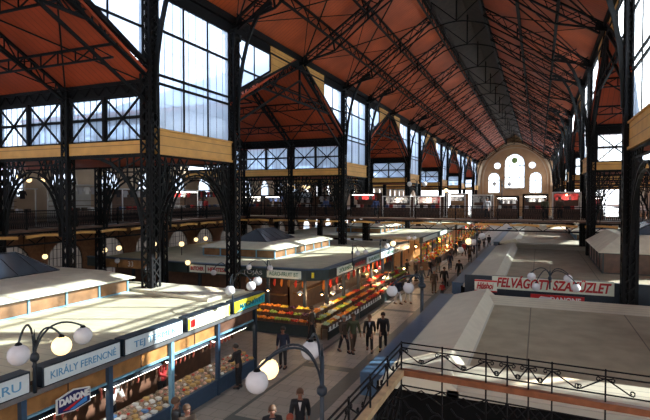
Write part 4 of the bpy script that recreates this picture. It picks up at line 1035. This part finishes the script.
# distant street stalls: one heap of colourful goods per block
for bi, (a, b) in enumerate([(52, 73), (76, 98), (101, 122)]):
    r = thing('distant_stall', 'distant row of glowing stalls along the left of the street, %s beyond the bridge' % ORD[bi], 'market stall', (FX, a, 0), 0, 'distant stalls')
    L = b-a
    link('fascia', MB().box((-.3, 0, 2.8), (0, L, 3.4)), green_d, r)
    link('sign_face', MB().box((.0, .5, 2.9), (.04, L*.4, 3.35)).box((.0, L*.5, 2.9), (.04, L-.5, 3.35)), signcream, r)
    link('counter', MB().box((-.9, 0, 0), (.7, L, .8)), wooddk, r)
    link('back_wall', MB().box((-3, 0, 0), (-2.9, L, 3.1)), woodp, r)
    for q in range(int(L/3)): link('post', MB().box((-.2, q*3.0, 0), (-.05, q*3.0+.12, 2.8)), navy, r)
    mb = MB(); random.seed(bi)
    for q in range(420):
        mb.ball((random.uniform(-.8, .65), random.uniform(.1, L-.1), .8+random.uniform(0, .55)), random.uniform(.07, .14), 5, random.randrange(5))
    for q in range(60): mb.ball((random.uniform(-.3, -.1), random.uniform(.1, L-.1), random.uniform(2.0, 2.6)), .13, 5, random.randrange(5))
    st = link('mixed_produce', mb, [fr['orange'], fr['tomato'], fr['lemon'], fr['pepper'], cl['white']], r); st['kind'] = 'stuff'
    for q in range(3):
        L_ = bpy.data.lights.new('stall_light', 'POINT'); L_.energy = 120; L_.color = (1, .6, .3); L_.shadow_soft_size = .2
        o = bpy.data.objects.new('stall_light', L_); C.objects.link(o); o.location = (FX-.3, a+L*(q+.5)/3, 2.5)

# ------------------------------------------------------------------ stalls, right of the street
def right_block(label, y0, y1, near_rim=True, far_rim=True, x1=19.5):
    r = thing('stall_roof', label, 'roof', (-3.5, y0, 0), 0, 'broad flat roofs over the stalls')
    L = y1-y0; W = x1+3.5
    link('roof_sheet', MB().box((1.8, .9, 3.05), (W, L-.9, 3.2)), greyroof, r)
    prof = [(0, 3.05), (0, 3.2), (1.45, 3.58), (1.87, 3.2), (1.87, 3.05)]
    link('side_rim', MB().prism(prof, 1, 0, L), rim, r)
    if near_rim: link('near_rim', MB().prism([(0, 3.05), (0, 3.2), (1.0, 3.5), (1.5, 3.2), (1.5, 3.05)], 0, 1.6, W), rim_y, r)
    if far_rim: link('far_rim', MB().prism([(L, 3.05), (L, 3.25), (L-.8, 3.45), (L-1.6, 3.2), (L-1.6, 3.05)], 0, 1.6, W), rim_y, r)
    ca = link('canopy', MB().prism([(-.6, .35), (0, .35), (0, L), (-.6, L)], 2, 2.62, 3.2), blue, r)
    link('street_wall', MB().box((-.25, .4, 0), (-.15, L-.3, 2.65)), navy, r)
    link('end_wall', MB().box((-.15, .3, 0), (W, .42, 3.05)), black_m, r)
    link('far_wall', MB().box((-.15, L-.42, 0), (W, L-.3, 3.05)), navy, r)
    return r
right_block('flat dusty roof with pale rim in front of the iron railing', 11.6, 23.2)
right_block('flat dusty roof behind the red lettered banner', 26.2, 48.0)
for i, (a, b) in enumerate([(52, 73), (76, 98), (101, 122)]): right_block('distant grey stall roof on the right, %s beyond the bridge' % ORD[i], a, b)
lantern('dim roof lantern on the right stall roof beyond the banner', 3.4, 9.4, 32.9, 41.5, zb=3.2, zt=5.35, pyr=(2.0, 6.5, .7), h1=1.2, wm=wooddk, bars=green_d)
lantern('distant roof lantern on the right beyond the bridge', 3.5, 9, 57, 68, zb=3.2, zt=4.2, pyr=(3, 7, .85))
# banner and signs on the near face of the second right block
xa, xb = atY(492, 277, 25.9).x, atY(614.5, 290, 25.9).x
r = thing('banner', 'long white banner with slanted red capital letters', 'banner', ((xa+xb)/2, 25.95, 3.42), 0)
W = xb-xa
link('sheet', MB().box((-W/2, 0, -.31), (W/2, .04, .31)), signcream, r)
link('batten', MB().box((-W/2, .04, -.33), (W/2, .09, -.27)).box((-W/2, .04, .27), (W/2, .09, .33)), navy, r)
text('FELVÁGOTT SZAKÜZLET', .62, red_t, r, (0, -.02, 0), (PI/2, 0, 0), width=W*.94, shear=.25, bold=.022)
r = thing('red_sign', 'red sign with white capitals below the long banner', 'sign', (atY(557, 300, 25.9).x, 25.95, 2.78), 0)
link('board', MB().box((-1.15, 0, -.2), (1.15, .06, .2)), logo_red, r)
text('DANONE', .3, white_t, r, (.35, -.02, 0), (PI/2, 0, 0), width=1.3, bold=.01)
link('emblem', MB().prism([(-.9, -.1), (-.3, -.1), (-.2, .08), (-.7, .12)], 1, -.02, 0), white, r)
a = atY(474.5, 277, 25.3); b_ = atY(497, 277, 25.3)
r = thing('corner_sign', 'small red and white scrawled sign left of the banner', 'sign', ((a.x+b_.x)/2, 25.35, 3.32), 0)
w = b_.x-a.x
link('board', MB().box((-w/2, 0, -.28), (w/2, .06, .28)), signcream, r)
link('border', MB().box((-w/2, -.01, .2), (w/2, 0, .28)).box((-w/2, -.01, -.28), (w/2, 0, -.22)), logo_red, r)
text('Húsbolt', .42, red_t, r, (0, -.02, -.01), (PI/2, 0, .08), width=w*.85, shear=.3, bold=.015)
link('bracket', MB().box((-w/2+.1, .06, -.2), (-w/2+.16, .9, -.14)).box((w/2-.16, .06, -.2), (w/2-.1, .9, -.14)), iron, r)
# fascia beam carrying the banner
struct(nextt(), MB().box((-3.4, 26.04, 2.65), (19, 26.2, 3.7)), navy)
# kiosk cabinet in the street
p = atZ(472, 300, 0)
r = thing('kiosk_cabinet', 'blue grey cabinet kiosk on the right of the street', 'kiosk', (-4.55, 33.5, 0), 0)
link('body', MB().box((-.45, -.6, 0), (.3, .6, 2.1)), blue, r)
link('top', MB().box((-.55, -.7, 2.1), (.4, .7, 2.2)), navy, r)
link('door', MB().box((-.47, -.5, .1), (-.45, .5, 2.0)), blue_l, r)

# ------------------------------------------------------------------ iron railing in front of the camera
Cc = Vector((-1.11, 4.36, 0)); dv = Vector((math.cos(math.radians(-4.3)), math.sin(math.radians(-4.3)), 0))
ZW, ZT, Z2, Z3, Z4 = 6.05, 6.31, 6.265, 6.13, 5.93
r = thing('landing_railing', 'ornate black iron railing with a brown wooden handrail, right foreground', 'railing', (Cc.x, Cc.y, 5.0), 0)
O = r.location.copy()
def Lp(t, z, side=0):
    if side == 0: return Cc+dv*t-O+Vector((0, 0, z))
    return Cc+Vector((0, -t, 0))-O+Vector((0, 0, z))
LEN = (2.6, 2.4)
for sd in (0, 1):
    E = LEN[sd]
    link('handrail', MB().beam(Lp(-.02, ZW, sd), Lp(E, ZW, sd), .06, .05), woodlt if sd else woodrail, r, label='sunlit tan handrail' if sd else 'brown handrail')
    mb = MB()
    for z in (ZT, Z2, Z3, Z4, 5.12): mb.beam(Lp(0, z, sd), Lp(E, z, sd), .010 if sd else .012, .009)
    link('iron_rail', mb, iron, r)
def tpix(x):
    """distance along the long side whose point shows at image column x"""
    lo_, hi_ = 0, 3.5
    for _ in range(40):
        m = (lo_+hi_)/2; p = Cc+dv*m+Vector((0, 0, 6.2))-EYE; xx = 325+FPX*p.dot(Rt)/p.dot(F)
        if xx < x: lo_ = m
        else: hi_ = m
    return lo_
posts = [0.0]+[tpix(x) for x in (442.2, 486, 507.3, 528.5, 552, 605.5)]+[tpix(605.5)+.52]
spost = [.45, .9, 1.35, 1.8, 2.3]
def vee(sd, a, b, tip=False):
    """the V of two bars with scrolled ends between posts a and b"""
    mb = MB(); u = (Lp(1, 0, sd)-Lp(0, 0, sd)); zz = Vector((0, 0, 1)); h = Z2-.015
    m1, m2 = a+(b-a)*.5, a+(b-a)*.5
    if b-a > .3: m1, m2 = a+.17, b-.17
    mb.path([Lp(a, h, sd), Lp(m1-.01, Z3+.02, sd)]+spiral(Lp(m1, Z3+.035, sd), .022, .9, -1.2, u, zz, 8), .006, 5)
    mb.path([Lp(b, h, sd), Lp(m2+.01, Z3+.02, sd)]+spiral(Lp(m2, Z3+.035, sd), .022, .9, PI+1.2, u, zz, 8, -1), .006, 5)
    for c, s_ in ((a, 1), (b, -1)):
        mb.path([Lp(c, h-.005, sd), Lp(c+s_*.03, h-.003, sd)]+spiral(Lp(c+s_*.045, h-.012, sd), .018, .8, 1.3 if s_ > 0 else PI-1.3, u, zz, 8, -s_), .005, 5)
    # the lattice under the handrail
    m = (a+b)/2
    mb.beam(Lp(a, Z4+.09, sd), Lp(m, Z4, sd), .009).beam(Lp(b, Z4+.09, sd), Lp(m, Z4, sd), .009) if False else None
    mb.path([Lp(a, Z4, sd), Lp(m, Z4-.1, sd), Lp(b, Z4, sd)], .006, 5)
    mb.path([Lp(a, Z4-.12, sd), Lp(m, Z4-.02, sd), Lp(b, Z4-.12, sd)], .006, 5)
    return mb
for sd, ps in ((0, posts), (1, [0]+spost)):
    mb = MB()
    for t in ps: link('post', MB().beam(Lp(t, 5.0, sd), Lp(t, ZT+.01, sd), .012, .012, up=dv), iron, r)
    for a, b in zip(ps, ps[1:]): link('scroll_bars', vee(sd, a, b), iron, r)
    # big scrollwork of the lower panels
    for q in range(int(LEN[sd]/.21)):
        t = .12+q*.21; u = (Lp(1, 0, sd)-Lp(0, 0, sd)); zz = Vector((0, 0, 1)); mb = MB()
        mb.path(spiral(Lp(t, 5.62, sd), .10, 1.4, PI/2, u, zz, 22), .008, 5)
        mb.path(spiral(Lp(t, 5.36, sd), .10, 1.4, -PI/2, u, zz, 22), .008, 5)
        mb.path([Lp(t-.1, 5.8, sd), Lp(t-.05, 5.74, sd), Lp(t, 5.73, sd), Lp(t+.06, 5.68, sd), Lp(t+.1, 5.5, sd), Lp(t+.04, 5.3, sd), Lp(t, 5.25, sd)], .008, 5)
        mb.path([Lp(t-.1, 5.14, sd), Lp(t, 5.2, sd), Lp(t+.1, 5.14, sd)], .008, 5)
        link('scrollwork', mb, iron, r)
    for q in range(3):
        t = tpix(585)+q*.0 if sd == 0 and q == 0 else None
        if t:
            mb = MB(); u = (Lp(1, 0, sd)-Lp(0, 0, sd)); zz = Vector((0, 0, 1))
            for s_ in (1, -1): mb.path(spiral(Lp(t+s_*.035, 5.86, sd), .035, 1.2, PI/2, u, zz, 14, s_), .006, 5)
            mb.path([Lp(t-.09, 5.82, sd), Lp(t, 5.925, sd), Lp(t+.09, 5.82, sd)], .006, 5)
            link('rosette', mb, iron, r)
struct('floor_landing', MB().box((-1.2, -4, 4.85), (6, 4.28, 5.0)), wooddk)
# ------------------------------------------------------------------ people
def skin_mesh(name, nodes, edges, mats, sub=1, facemat=None):
    me = bpy.data.meshes.new(name); me.from_pydata([n[0] for n in nodes], edges, [])
    o = bpy.data.objects.new(name, me); C.objects.link(o)
    m = o.modifiers.new('s', 'SKIN'); m.use_smooth_shade = True
    for v, n in zip(me.skin_vertices[0].data, nodes): v.radius = n[1] if isinstance(n[1], tuple) else (n[1], n[1])
    me.skin_vertices[0].data[0].use_root = True
    if sub: s = o.modifiers.new('u', 'SUBSURF'); s.levels = sub
    bpy.context.view_layer.update()
    dg = bpy.context.evaluated_depsgraph_get(); nm = bpy.data.meshes.new_from_object(o.evaluated_get(dg)); bpy.data.objects.remove(o)
    nm.materials.clear()
    for x in mats: nm.materials.append(x)
    if facemat:
        for p in nm.polygons: p.material_index = facemat(p.center)
    for p in nm.polygons: p.use_smooth = True
    return nm
def make_pose(stride, arm, lean=0.0, bag=False):
    """front is local -y. returns meshes for body and clothing, 1.74 m tall"""
    S = stride
    def limb(h, k, a): return [h, k, a]
    J = {}
    pel = Vector((0, 0, .95)); ch = Vector((0, -lean*.25, 1.30)); nk = Vector((0, -lean*.42, 1.50)); hd = Vector((0, -lean*.5-.01, 1.56))
    legs = []
    for s in (-1, 1):
        f = s*S
        legs.append([Vector((s*.09, 0, .90)), Vector((s*.10, -f*.14-.02, .49)), Vector((s*.10, -f*.22+(.06 if f < 0 else 0), .085)), Vector((s*.11, -f*.22-.14, .035))])
    arms = []
    for s in (-1, 1):
        f = -s*S
        if arm == 1 and s == 1: arms.append([Vector((s*.18, ch.y, 1.43)), Vector((s*.25, ch.y-.04, 1.17)), Vector((s*.17, ch.y-.28, 1.17)), Vector((s*.13, ch.y-.36, 1.18))])
        elif arm == 2: arms.append([Vector((s*.18, ch.y, 1.43)), Vector((s*.26, ch.y-.06, 1.18)), Vector((s*.14, ch.y-.30, 1.10)), Vector((s*.10, ch.y-.38, 1.10))])
        else: arms.append([Vector((s*.18, ch.y, 1.43)), Vector((s*.235, ch.y-f*.07+.02, 1.15)), Vector((s*.24, ch.y-f*.2-.03, .90)), Vector((s*.235, ch.y-f*.22-.05, .82))])
    N = [(pel, (.14, .10)), (Vector((0, 0, 1.1)), (.125, .09)), (ch, (.155, .105)), (Vector((0, nk.y, 1.44)), (.12, .08)), (nk, .055), (hd, .06), (hd+Vector((0, -.01, .07)), (.075, .092)), (hd+Vector((0, 0, .15)), (.07, .085))]
    Ee = [(i, i+1) for i in range(7)]
    for lg in legs:
        n = len(N); N += [(lg[0], .085), (lg[1], .058), (lg[2], .042), (lg[3], (.04, .03))]; Ee += [(0, n), (n, n+1), (n+1, n+2), (n+2, n+3)]
    for am in arms:
        n = len(N); N += [(am[0], .055), (am[1], .042), (am[2], .03), (am[3], (.038, .02))]; Ee += [(3, n), (n, n+1), (n+1, n+2), (n+2, n+3)]
        d = (am[3]-am[2]).normalized(); side = d.cross(Vector((0, 1, 0) if abs(d.z) > .5 else (0, 0, 1))).normalized()
        side = Vector((0, 1, 0)) if abs(d.z) > .5 else Vector((1, 0, 0))
        for q in range(4):
            b = am[3]+side*(q-1.5)*.019+d*.02; m = len(N); ln = (.07, .08, .075, .06)[q]
            N += [(b, .0095), (b+d*ln*.55, .009), (b+d*ln*.9+Vector((0, 0, -.02 if abs(d.z) < .5 else 0))+Vector((0, -.015, 0)), .008)]; Ee += [(n+3, m), (m, m+1), (m+1, m+2)]
        m = len(N); b = am[2]+d*.03-side*.03
        N += [(b, .011), (b-side*.025+d*.04, .0095)]; Ee += [(n+3, m), (m, m+1)]
    # ears and nose
    n = len(N); N += [(hd+Vector((0, -.11, .075)), .012)]; Ee += [(6, n)]
    body = skin_mesh('body', N, Ee, [skin], 1)
    # jacket
    Nj = [(Vector((0, 0, 1.12)), (.15, .12)), (ch, (.195, .14)), (Vector((0, nk.y, 1.44)), (.18, .125)), (Vector((0, nk.y, 1.515)), (.10, .095)), (Vector((0, 0, .95)), (.165, .13)), (Vector((0, 0, .80)), (.17, .135))]
    Ej = [(0, 1), (1, 2), (2, 3), (0, 4), (4, 5)]
    for am in arms:
        n = len(Nj); Nj += [(am[0], .09), (am[1], .066), (am[2]+(am[1]-am[2])*.1, .05)]; Ej += [(2, n), (n, n+1), (n+1, n+2)]
    jacket = skin_mesh('jacket', Nj, Ej, [cl['black']], 1)
    Nt = [(Vector((0, 0, .97)), (.14, .105)), (Vector((0, 0, .88)), (.14, .105))]; Et = [(0, 1)]
    for lg in legs:
        n = len(Nt); Nt += [(lg[0]+Vector((0, 0, -.1)), .1), (lg[1], .075), (lg[2]+Vector((0, 0, .03)), .062)]; Et += [(1, n), (n, n+1), (n+1, n+2)]
    trousers = skin_mesh('trousers', Nt, Et, [cl['black']], 1)
    sh = []
    for lg in legs:
        a = lg[2]; mb = MB().prism([(-.13-.04, 0), (.07, 0), (.075, .05), (.05, .1), (-.03, .10), (-.1, .06), (-.165, .04)], 0, -.045, .045)
        mb.v = [(v[0]+a.x, v[1]+a.y+0, v[2]+max(0, a.z-.085)) for v in mb.v]; sh.append(mb)
    c = hd+Vector((0, .016, .128))
    hair = MB(); hair.lathe([(.001, .128), (.06, .11), (.094, .06), (.103, 0), (.095, -.035), (.065, -.055)], c, 12)
    hair.v = [(v[0], c.y+(v[1]-c.y)*1.12+.012, v[2]+(max(0, -(v[1]-c.y))*.35 if v[2] < c.z+.03 else 0)) for v in hair.v]
    face = MB()
    for s in (-1, 1): face.ball(hd+Vector((s*.03, -.098, .095)), .010, 6)
    mouth = MB().cbox(hd+Vector((0, -.097, .035)), (.045, .01, .008))
    ears = MB()
    for s in (-1, 1): ears.ball(hd+Vector((s*.084, 0, .08)), .02, 6, 0, 1.4)
    coll = MB().add([(-.045, ch.y-.15, 1.44), (.045, ch.y-.15, 1.44), (0, ch.y-.165, 1.20), (-.045, ch.y-.11, 1.45), (.045, ch.y-.11, 1.45), (0, ch.y-.12, 1.22)], [(0, 1, 2), (5, 4, 3), (0, 3, 4, 1), (1, 4, 5, 2), (2, 5, 3, 0)])
    def me_of(mb):
        m = bpy.data.meshes.new('part'); m.from_pydata(mb.v, [], mb.f); m.polygons.foreach_set('use_smooth', [True]*len(m.polygons)); m.update(); return m
    return dict(body=body, jacket=jacket, trousers=trousers, shoes=[me_of(x) for x in sh], hair=me_of(hair), eyes=me_of(face), mouth=me_of(mouth), ears=me_of(ears), shirt=me_of(coll))
POSES = [make_pose(0.0, 0), make_pose(1.0, 0), make_pose(.6, 1), make_pose(0, 2, .3), make_pose(-.9, 0, .15)]
MC = {}
def vm(me, m):
    k = (me.name, m.name)
    if k not in MC: c = me.copy(); c.materials.clear(); c.materials.append(m); MC[k] = c
    return MC[k]
def person(x, yf, rz, pose, jc, tc, hair, label, shirt=None, sc_=1.0, bag=None, skirt=False, pos=None):
    P = POSES[pose]; p = pos if pos is not None else atZ(x, yf, 0)
    o = bpy.data.objects.new('person', P['body']); C.objects.link(o); o.location = (p[0], p[1], .0); o.rotation_euler = (0, 0, rz); o.scale = (sc_*1.12, sc_*1.12, sc_*1.03)
    tag(o, label, 'person', 'shoppers in the street')
    def ch(nm, me, m):
        c = bpy.data.objects.new(nm, vm(me, m)); C.objects.link(c); c.parent = o; return c
    ch('jacket', P['jacket'], cl[jc]); ch('trousers', P['trousers'], cl[tc])
    for s in P['shoes']: ch('shoe', s, cl['black'])
    ch('hair', P['hair'], hair); ch('eyes', P['eyes'], hair_d); ch('mouth', P['mouth'], red_t); ch('ears', P['ears'], skin)
    if shirt: ch('shirt', P['shirt'], cl[shirt])
    if bag:
        b = single('shopping_bag', MB().prism([(-.15, -.36), (.15, -.36), (.17, 0), (-.17, 0)], 1, -.05, .05).path([(-.08, 0, 0), (-.07, 0, .1), (0, 0, .14), (.07, 0, .1), (.08, 0, 0)], .008, 5), cl[bag], '%s bag carried by the %s' % (bag, label.split(' in ')[0] if ' in ' in label else label.split(',')[0]), 'bag')
        h = Matrix.Rotation(rz, 3, 'Z')@Vector((.26, -.05, .68)); b.location = Vector((p[0], p[1], 0))+h*sc_; b.rotation_euler = (0, 0, rz+PI/2)
    return o
def headpos(x, y, h=1.72): return atZ(x, y, h)
T0 = 0
person(0, 0, .45, 1, 'black', 'black', hair_b, 'person in black suit and pale shirt walking in the foreground street', 'white', 1.0, pos=headpos(300, 393))
person(0, 0, .6, 4, 'black', 'grey', hair_b, 'person in dark coat at the lower edge, left of the suited walker', 'white', 1.0, pos=headpos(272, 409))
person(0, 0, .4, 0, 'brown', 'black', hair_r, 'reddish haired person at the lower edge beside the suited walker', None, .93, pos=headpos(290, 418, 1.62))
person(0, 0, 2.2, 2, 'black', 'black', hair_b, 'person in black standing beside the blue post of the near stall', None, 1.0, pos=headpos(176, 402))
person(0, 0, 1.2, 0, 'brown', 'black', hair_b, 'second person at the near stall with bare head and brown coat', None, .98, pos=headpos(187, 408))
person(239, 388, -1.5, 3, 'black', 'black', hair_d, 'person in long black coat leaning at the end stall counter', None, .95)
person(283, 368, .1, 0, 'navy', 'black', hair_d, 'person in dark blue coat standing alone at the end of the near stalls', None, 1.0)
person(344, 352, .9, 1, 'brown', 'black', hair_g, 'left person of the couple in brown coats', None, .98)
person(353, 352, .7, 4, 'green', 'brown', hair_b, 'right person of the couple in brown coats', None, 1.03)
person(369.5, 351, .3, 1, 'black', 'black', hair_b, 'left person of the pair in black walking down the street', 'pale', .97)
person(383, 350, .2, 4, 'black', 'black', hair_d, 'right person of the pair in black walking down the street', None, 1.03)
person(312, 341, 1.9, 2, 'brown', 'black', hair_b, 'shopper with pale shirt front at the corner of the fruit rack', 'white', 1.0, pos=None)
person(398, 304, 1.0, 2, 'navy', 'pale', hair_d, 'shopper in dark jacket and pale trousers by the sunlit rack', None, 1.0)
person(408, 303, .6, 1, 'pale', 'pale', hair_g, 'shopper in pale clothes in the middle of the street', None, .98)
person(434, 293, .4, 0, 'brown', 'brown', hair_g, 'shopper in brown coat ahead of the central street group', None, 1.0)
person(444, 290, .3, 4, 'black', 'black', hair_d, 'shopper in black with a bag right of the brown coat', None, 1.03, 'black')
person(442, 297, .2, 0, 'red', 'black', hair_d, 'small figure in dark red low in the central street', None, .6)
person(459, 280, 0, 1, 'black', 'black', hair_d, 'shopper in black walking alone on the right of the street', None, 1.0)
person(450, 270, .2, 4, 'navy', 'navy', hair_d, 'shopper in navy near the far street lamp', None, 1.0)
person(430, 278, 1.2, 2, 'black', 'navy', hair_b, 'shopper facing the left stalls behind the brown coat', None, 1.0)
person(407, 279, 1.4, 2, 'black', 'black', hair_d, 'dark shopper against the far fruit rack', None, 1.0)
person(416, 281, 1.2, 0, 'brown', 'black', hair_g, 'brown clad shopper beside the far fruit rack', None, .98)
person(421, 288, .8, 4, 'grey', 'black', hair_g, 'grey clad shopper with pale hair in the street', None, .98)
person(438, 272, .3, 1, 'black', 'grey', hair_d, 'shopper in black jacket and grey trousers farther up the street', None, 1.0)
person(388, 292, 1.5, 3, 'grey', 'black', hair_d, 'shopper bending over the sunlit red produce', None, .97)
person(396, 287, 1.4, 2, 'red', 'black', hair_b, 'shopper in red at the sunlit rack', None, .95)
for i, (x, y, c, w) in enumerate([(486, 258, 'black', 'nearest the left'), (491, 254, 'navy', 'second from left'), (496, 251, 'black', 'third from left'), (501, 248, 'grey', 'fourth from left'), (506, 247, 'black', 'beside the grey coat'), (483, 250, 'brown', 'in a brown coat behind'), (477, 252, 'black', 'left of the globe lamp'), (470, 262, 'brown', 'by the blue kiosk'), (464, 256, 'red', 'in a red top'), (455, 256, 'black', 'left of the red top')]):
    X = atZ(x, y, 0)
    person(x if x < 475 else x-17, y, .3*(i % 3), [1, 4, 0, 2][i % 4], c, 'black', hair_d, 'distant shopper in the crowd below the bridge, %s' % w, None, 1.0)
# figures up on the gallery and bridge
def upper(x, Y, z, rz, pose, jc, lab):
    p = atY(x, 200, Y); o = person(0, 0, rz, pose, jc, 'black', hair_d, lab, None, .98, pos=(p.x, Y)); o.location.z = z
upper(200, 37.6, ZD, 1.6, 0, 'pale', 'pale figure standing on the left gallery left of the red coat')
upper(206, 38.4, ZD, 1.6, 0, 'red', 'figure in a red coat on the left gallery')
upper(376, 44.2, ZD, .2, 0, 'blue', 'person in blue on the bridge left of the white booths')
upper(487, 44.2, ZD, .2, 1, 'pale', 'pale dressed person on the bridge between two booths')
upper(545, 44.2, ZD, 0, 4, 'green', 'person in olive on the bridge left of the red goods booth')
upper(560, 44.2, ZD, 0, 0, 'brown', 'person in brown in front of the red goods booth on the bridge')
upper(326, 44.2, ZD, 0, 2, 'blue', 'person in blue on the bridge behind the third column')
# the stallholder behind the near counter
o = person(0, 0, PI/2, 3, 'white', 'black', hair_b, 'stallholder in white behind the dairy counter', None, .98, pos=(FX-1.6, 12.2)); o['group'] = 'stallholders'
o = person(0, 0, PI/2, 3, 'red', 'black', hair_b, 'stallholder in red behind the fourth counter', None, .98, pos=(FX-1.6, 14.6)); o['group'] = 'stallholders'

# ------------------------------------------------------------------ light
w = bpy.data.worlds.new('sky'); sc.world = w; w.use_nodes = True; nt = w.node_tree; bg = nt.nodes['Background']
tc = nt.nodes.new('ShaderNodeTexCoord'); sp = nt.nodes.new('ShaderNodeSeparateXYZ'); rp = nt.nodes.new('ShaderNodeValToRGB')
nt.links.new(tc.outputs['Generated'], sp.inputs[0]); nt.links.new(sp.outputs['Z'], rp.inputs[0]); nt.links.new(rp.outputs[0], bg.inputs[0])
rp.color_ramp.elements[0].position = 0; rp.color_ramp.elements[0].color = (.90, .94, 1, 1); rp.color_ramp.elements[1].position = .8; rp.color_ramp.elements[1].color = (.62, .76, 1, 1)
bg.inputs[1].default_value = 2.7
S = bpy.data.lights.new('sun', 'SUN'); S.energy = 36; S.angle = math.radians(.6); S.color = (1, .94, .82)
so = bpy.data.objects.new('sun', S); C.objects.link(so); to = Vector((1, .42, .61)).normalized()
so.rotation_euler = to.to_track_quat('Z', 'Y').to_euler()
# the remaining garment prototypes that were never placed are removed
for c, o in shirts.items():
    if c not in used: bpy.data.objects.remove(o)
# labels must single things out: number repeats only where a label is shared without a group
sc.view_settings.view_transform = 'Standard'; sc.view_settings.look = 'None'; sc.view_settings.gamma = 1; sc.view_settings.use_curve_mapping = False
sc.view_settings.exposure = .32
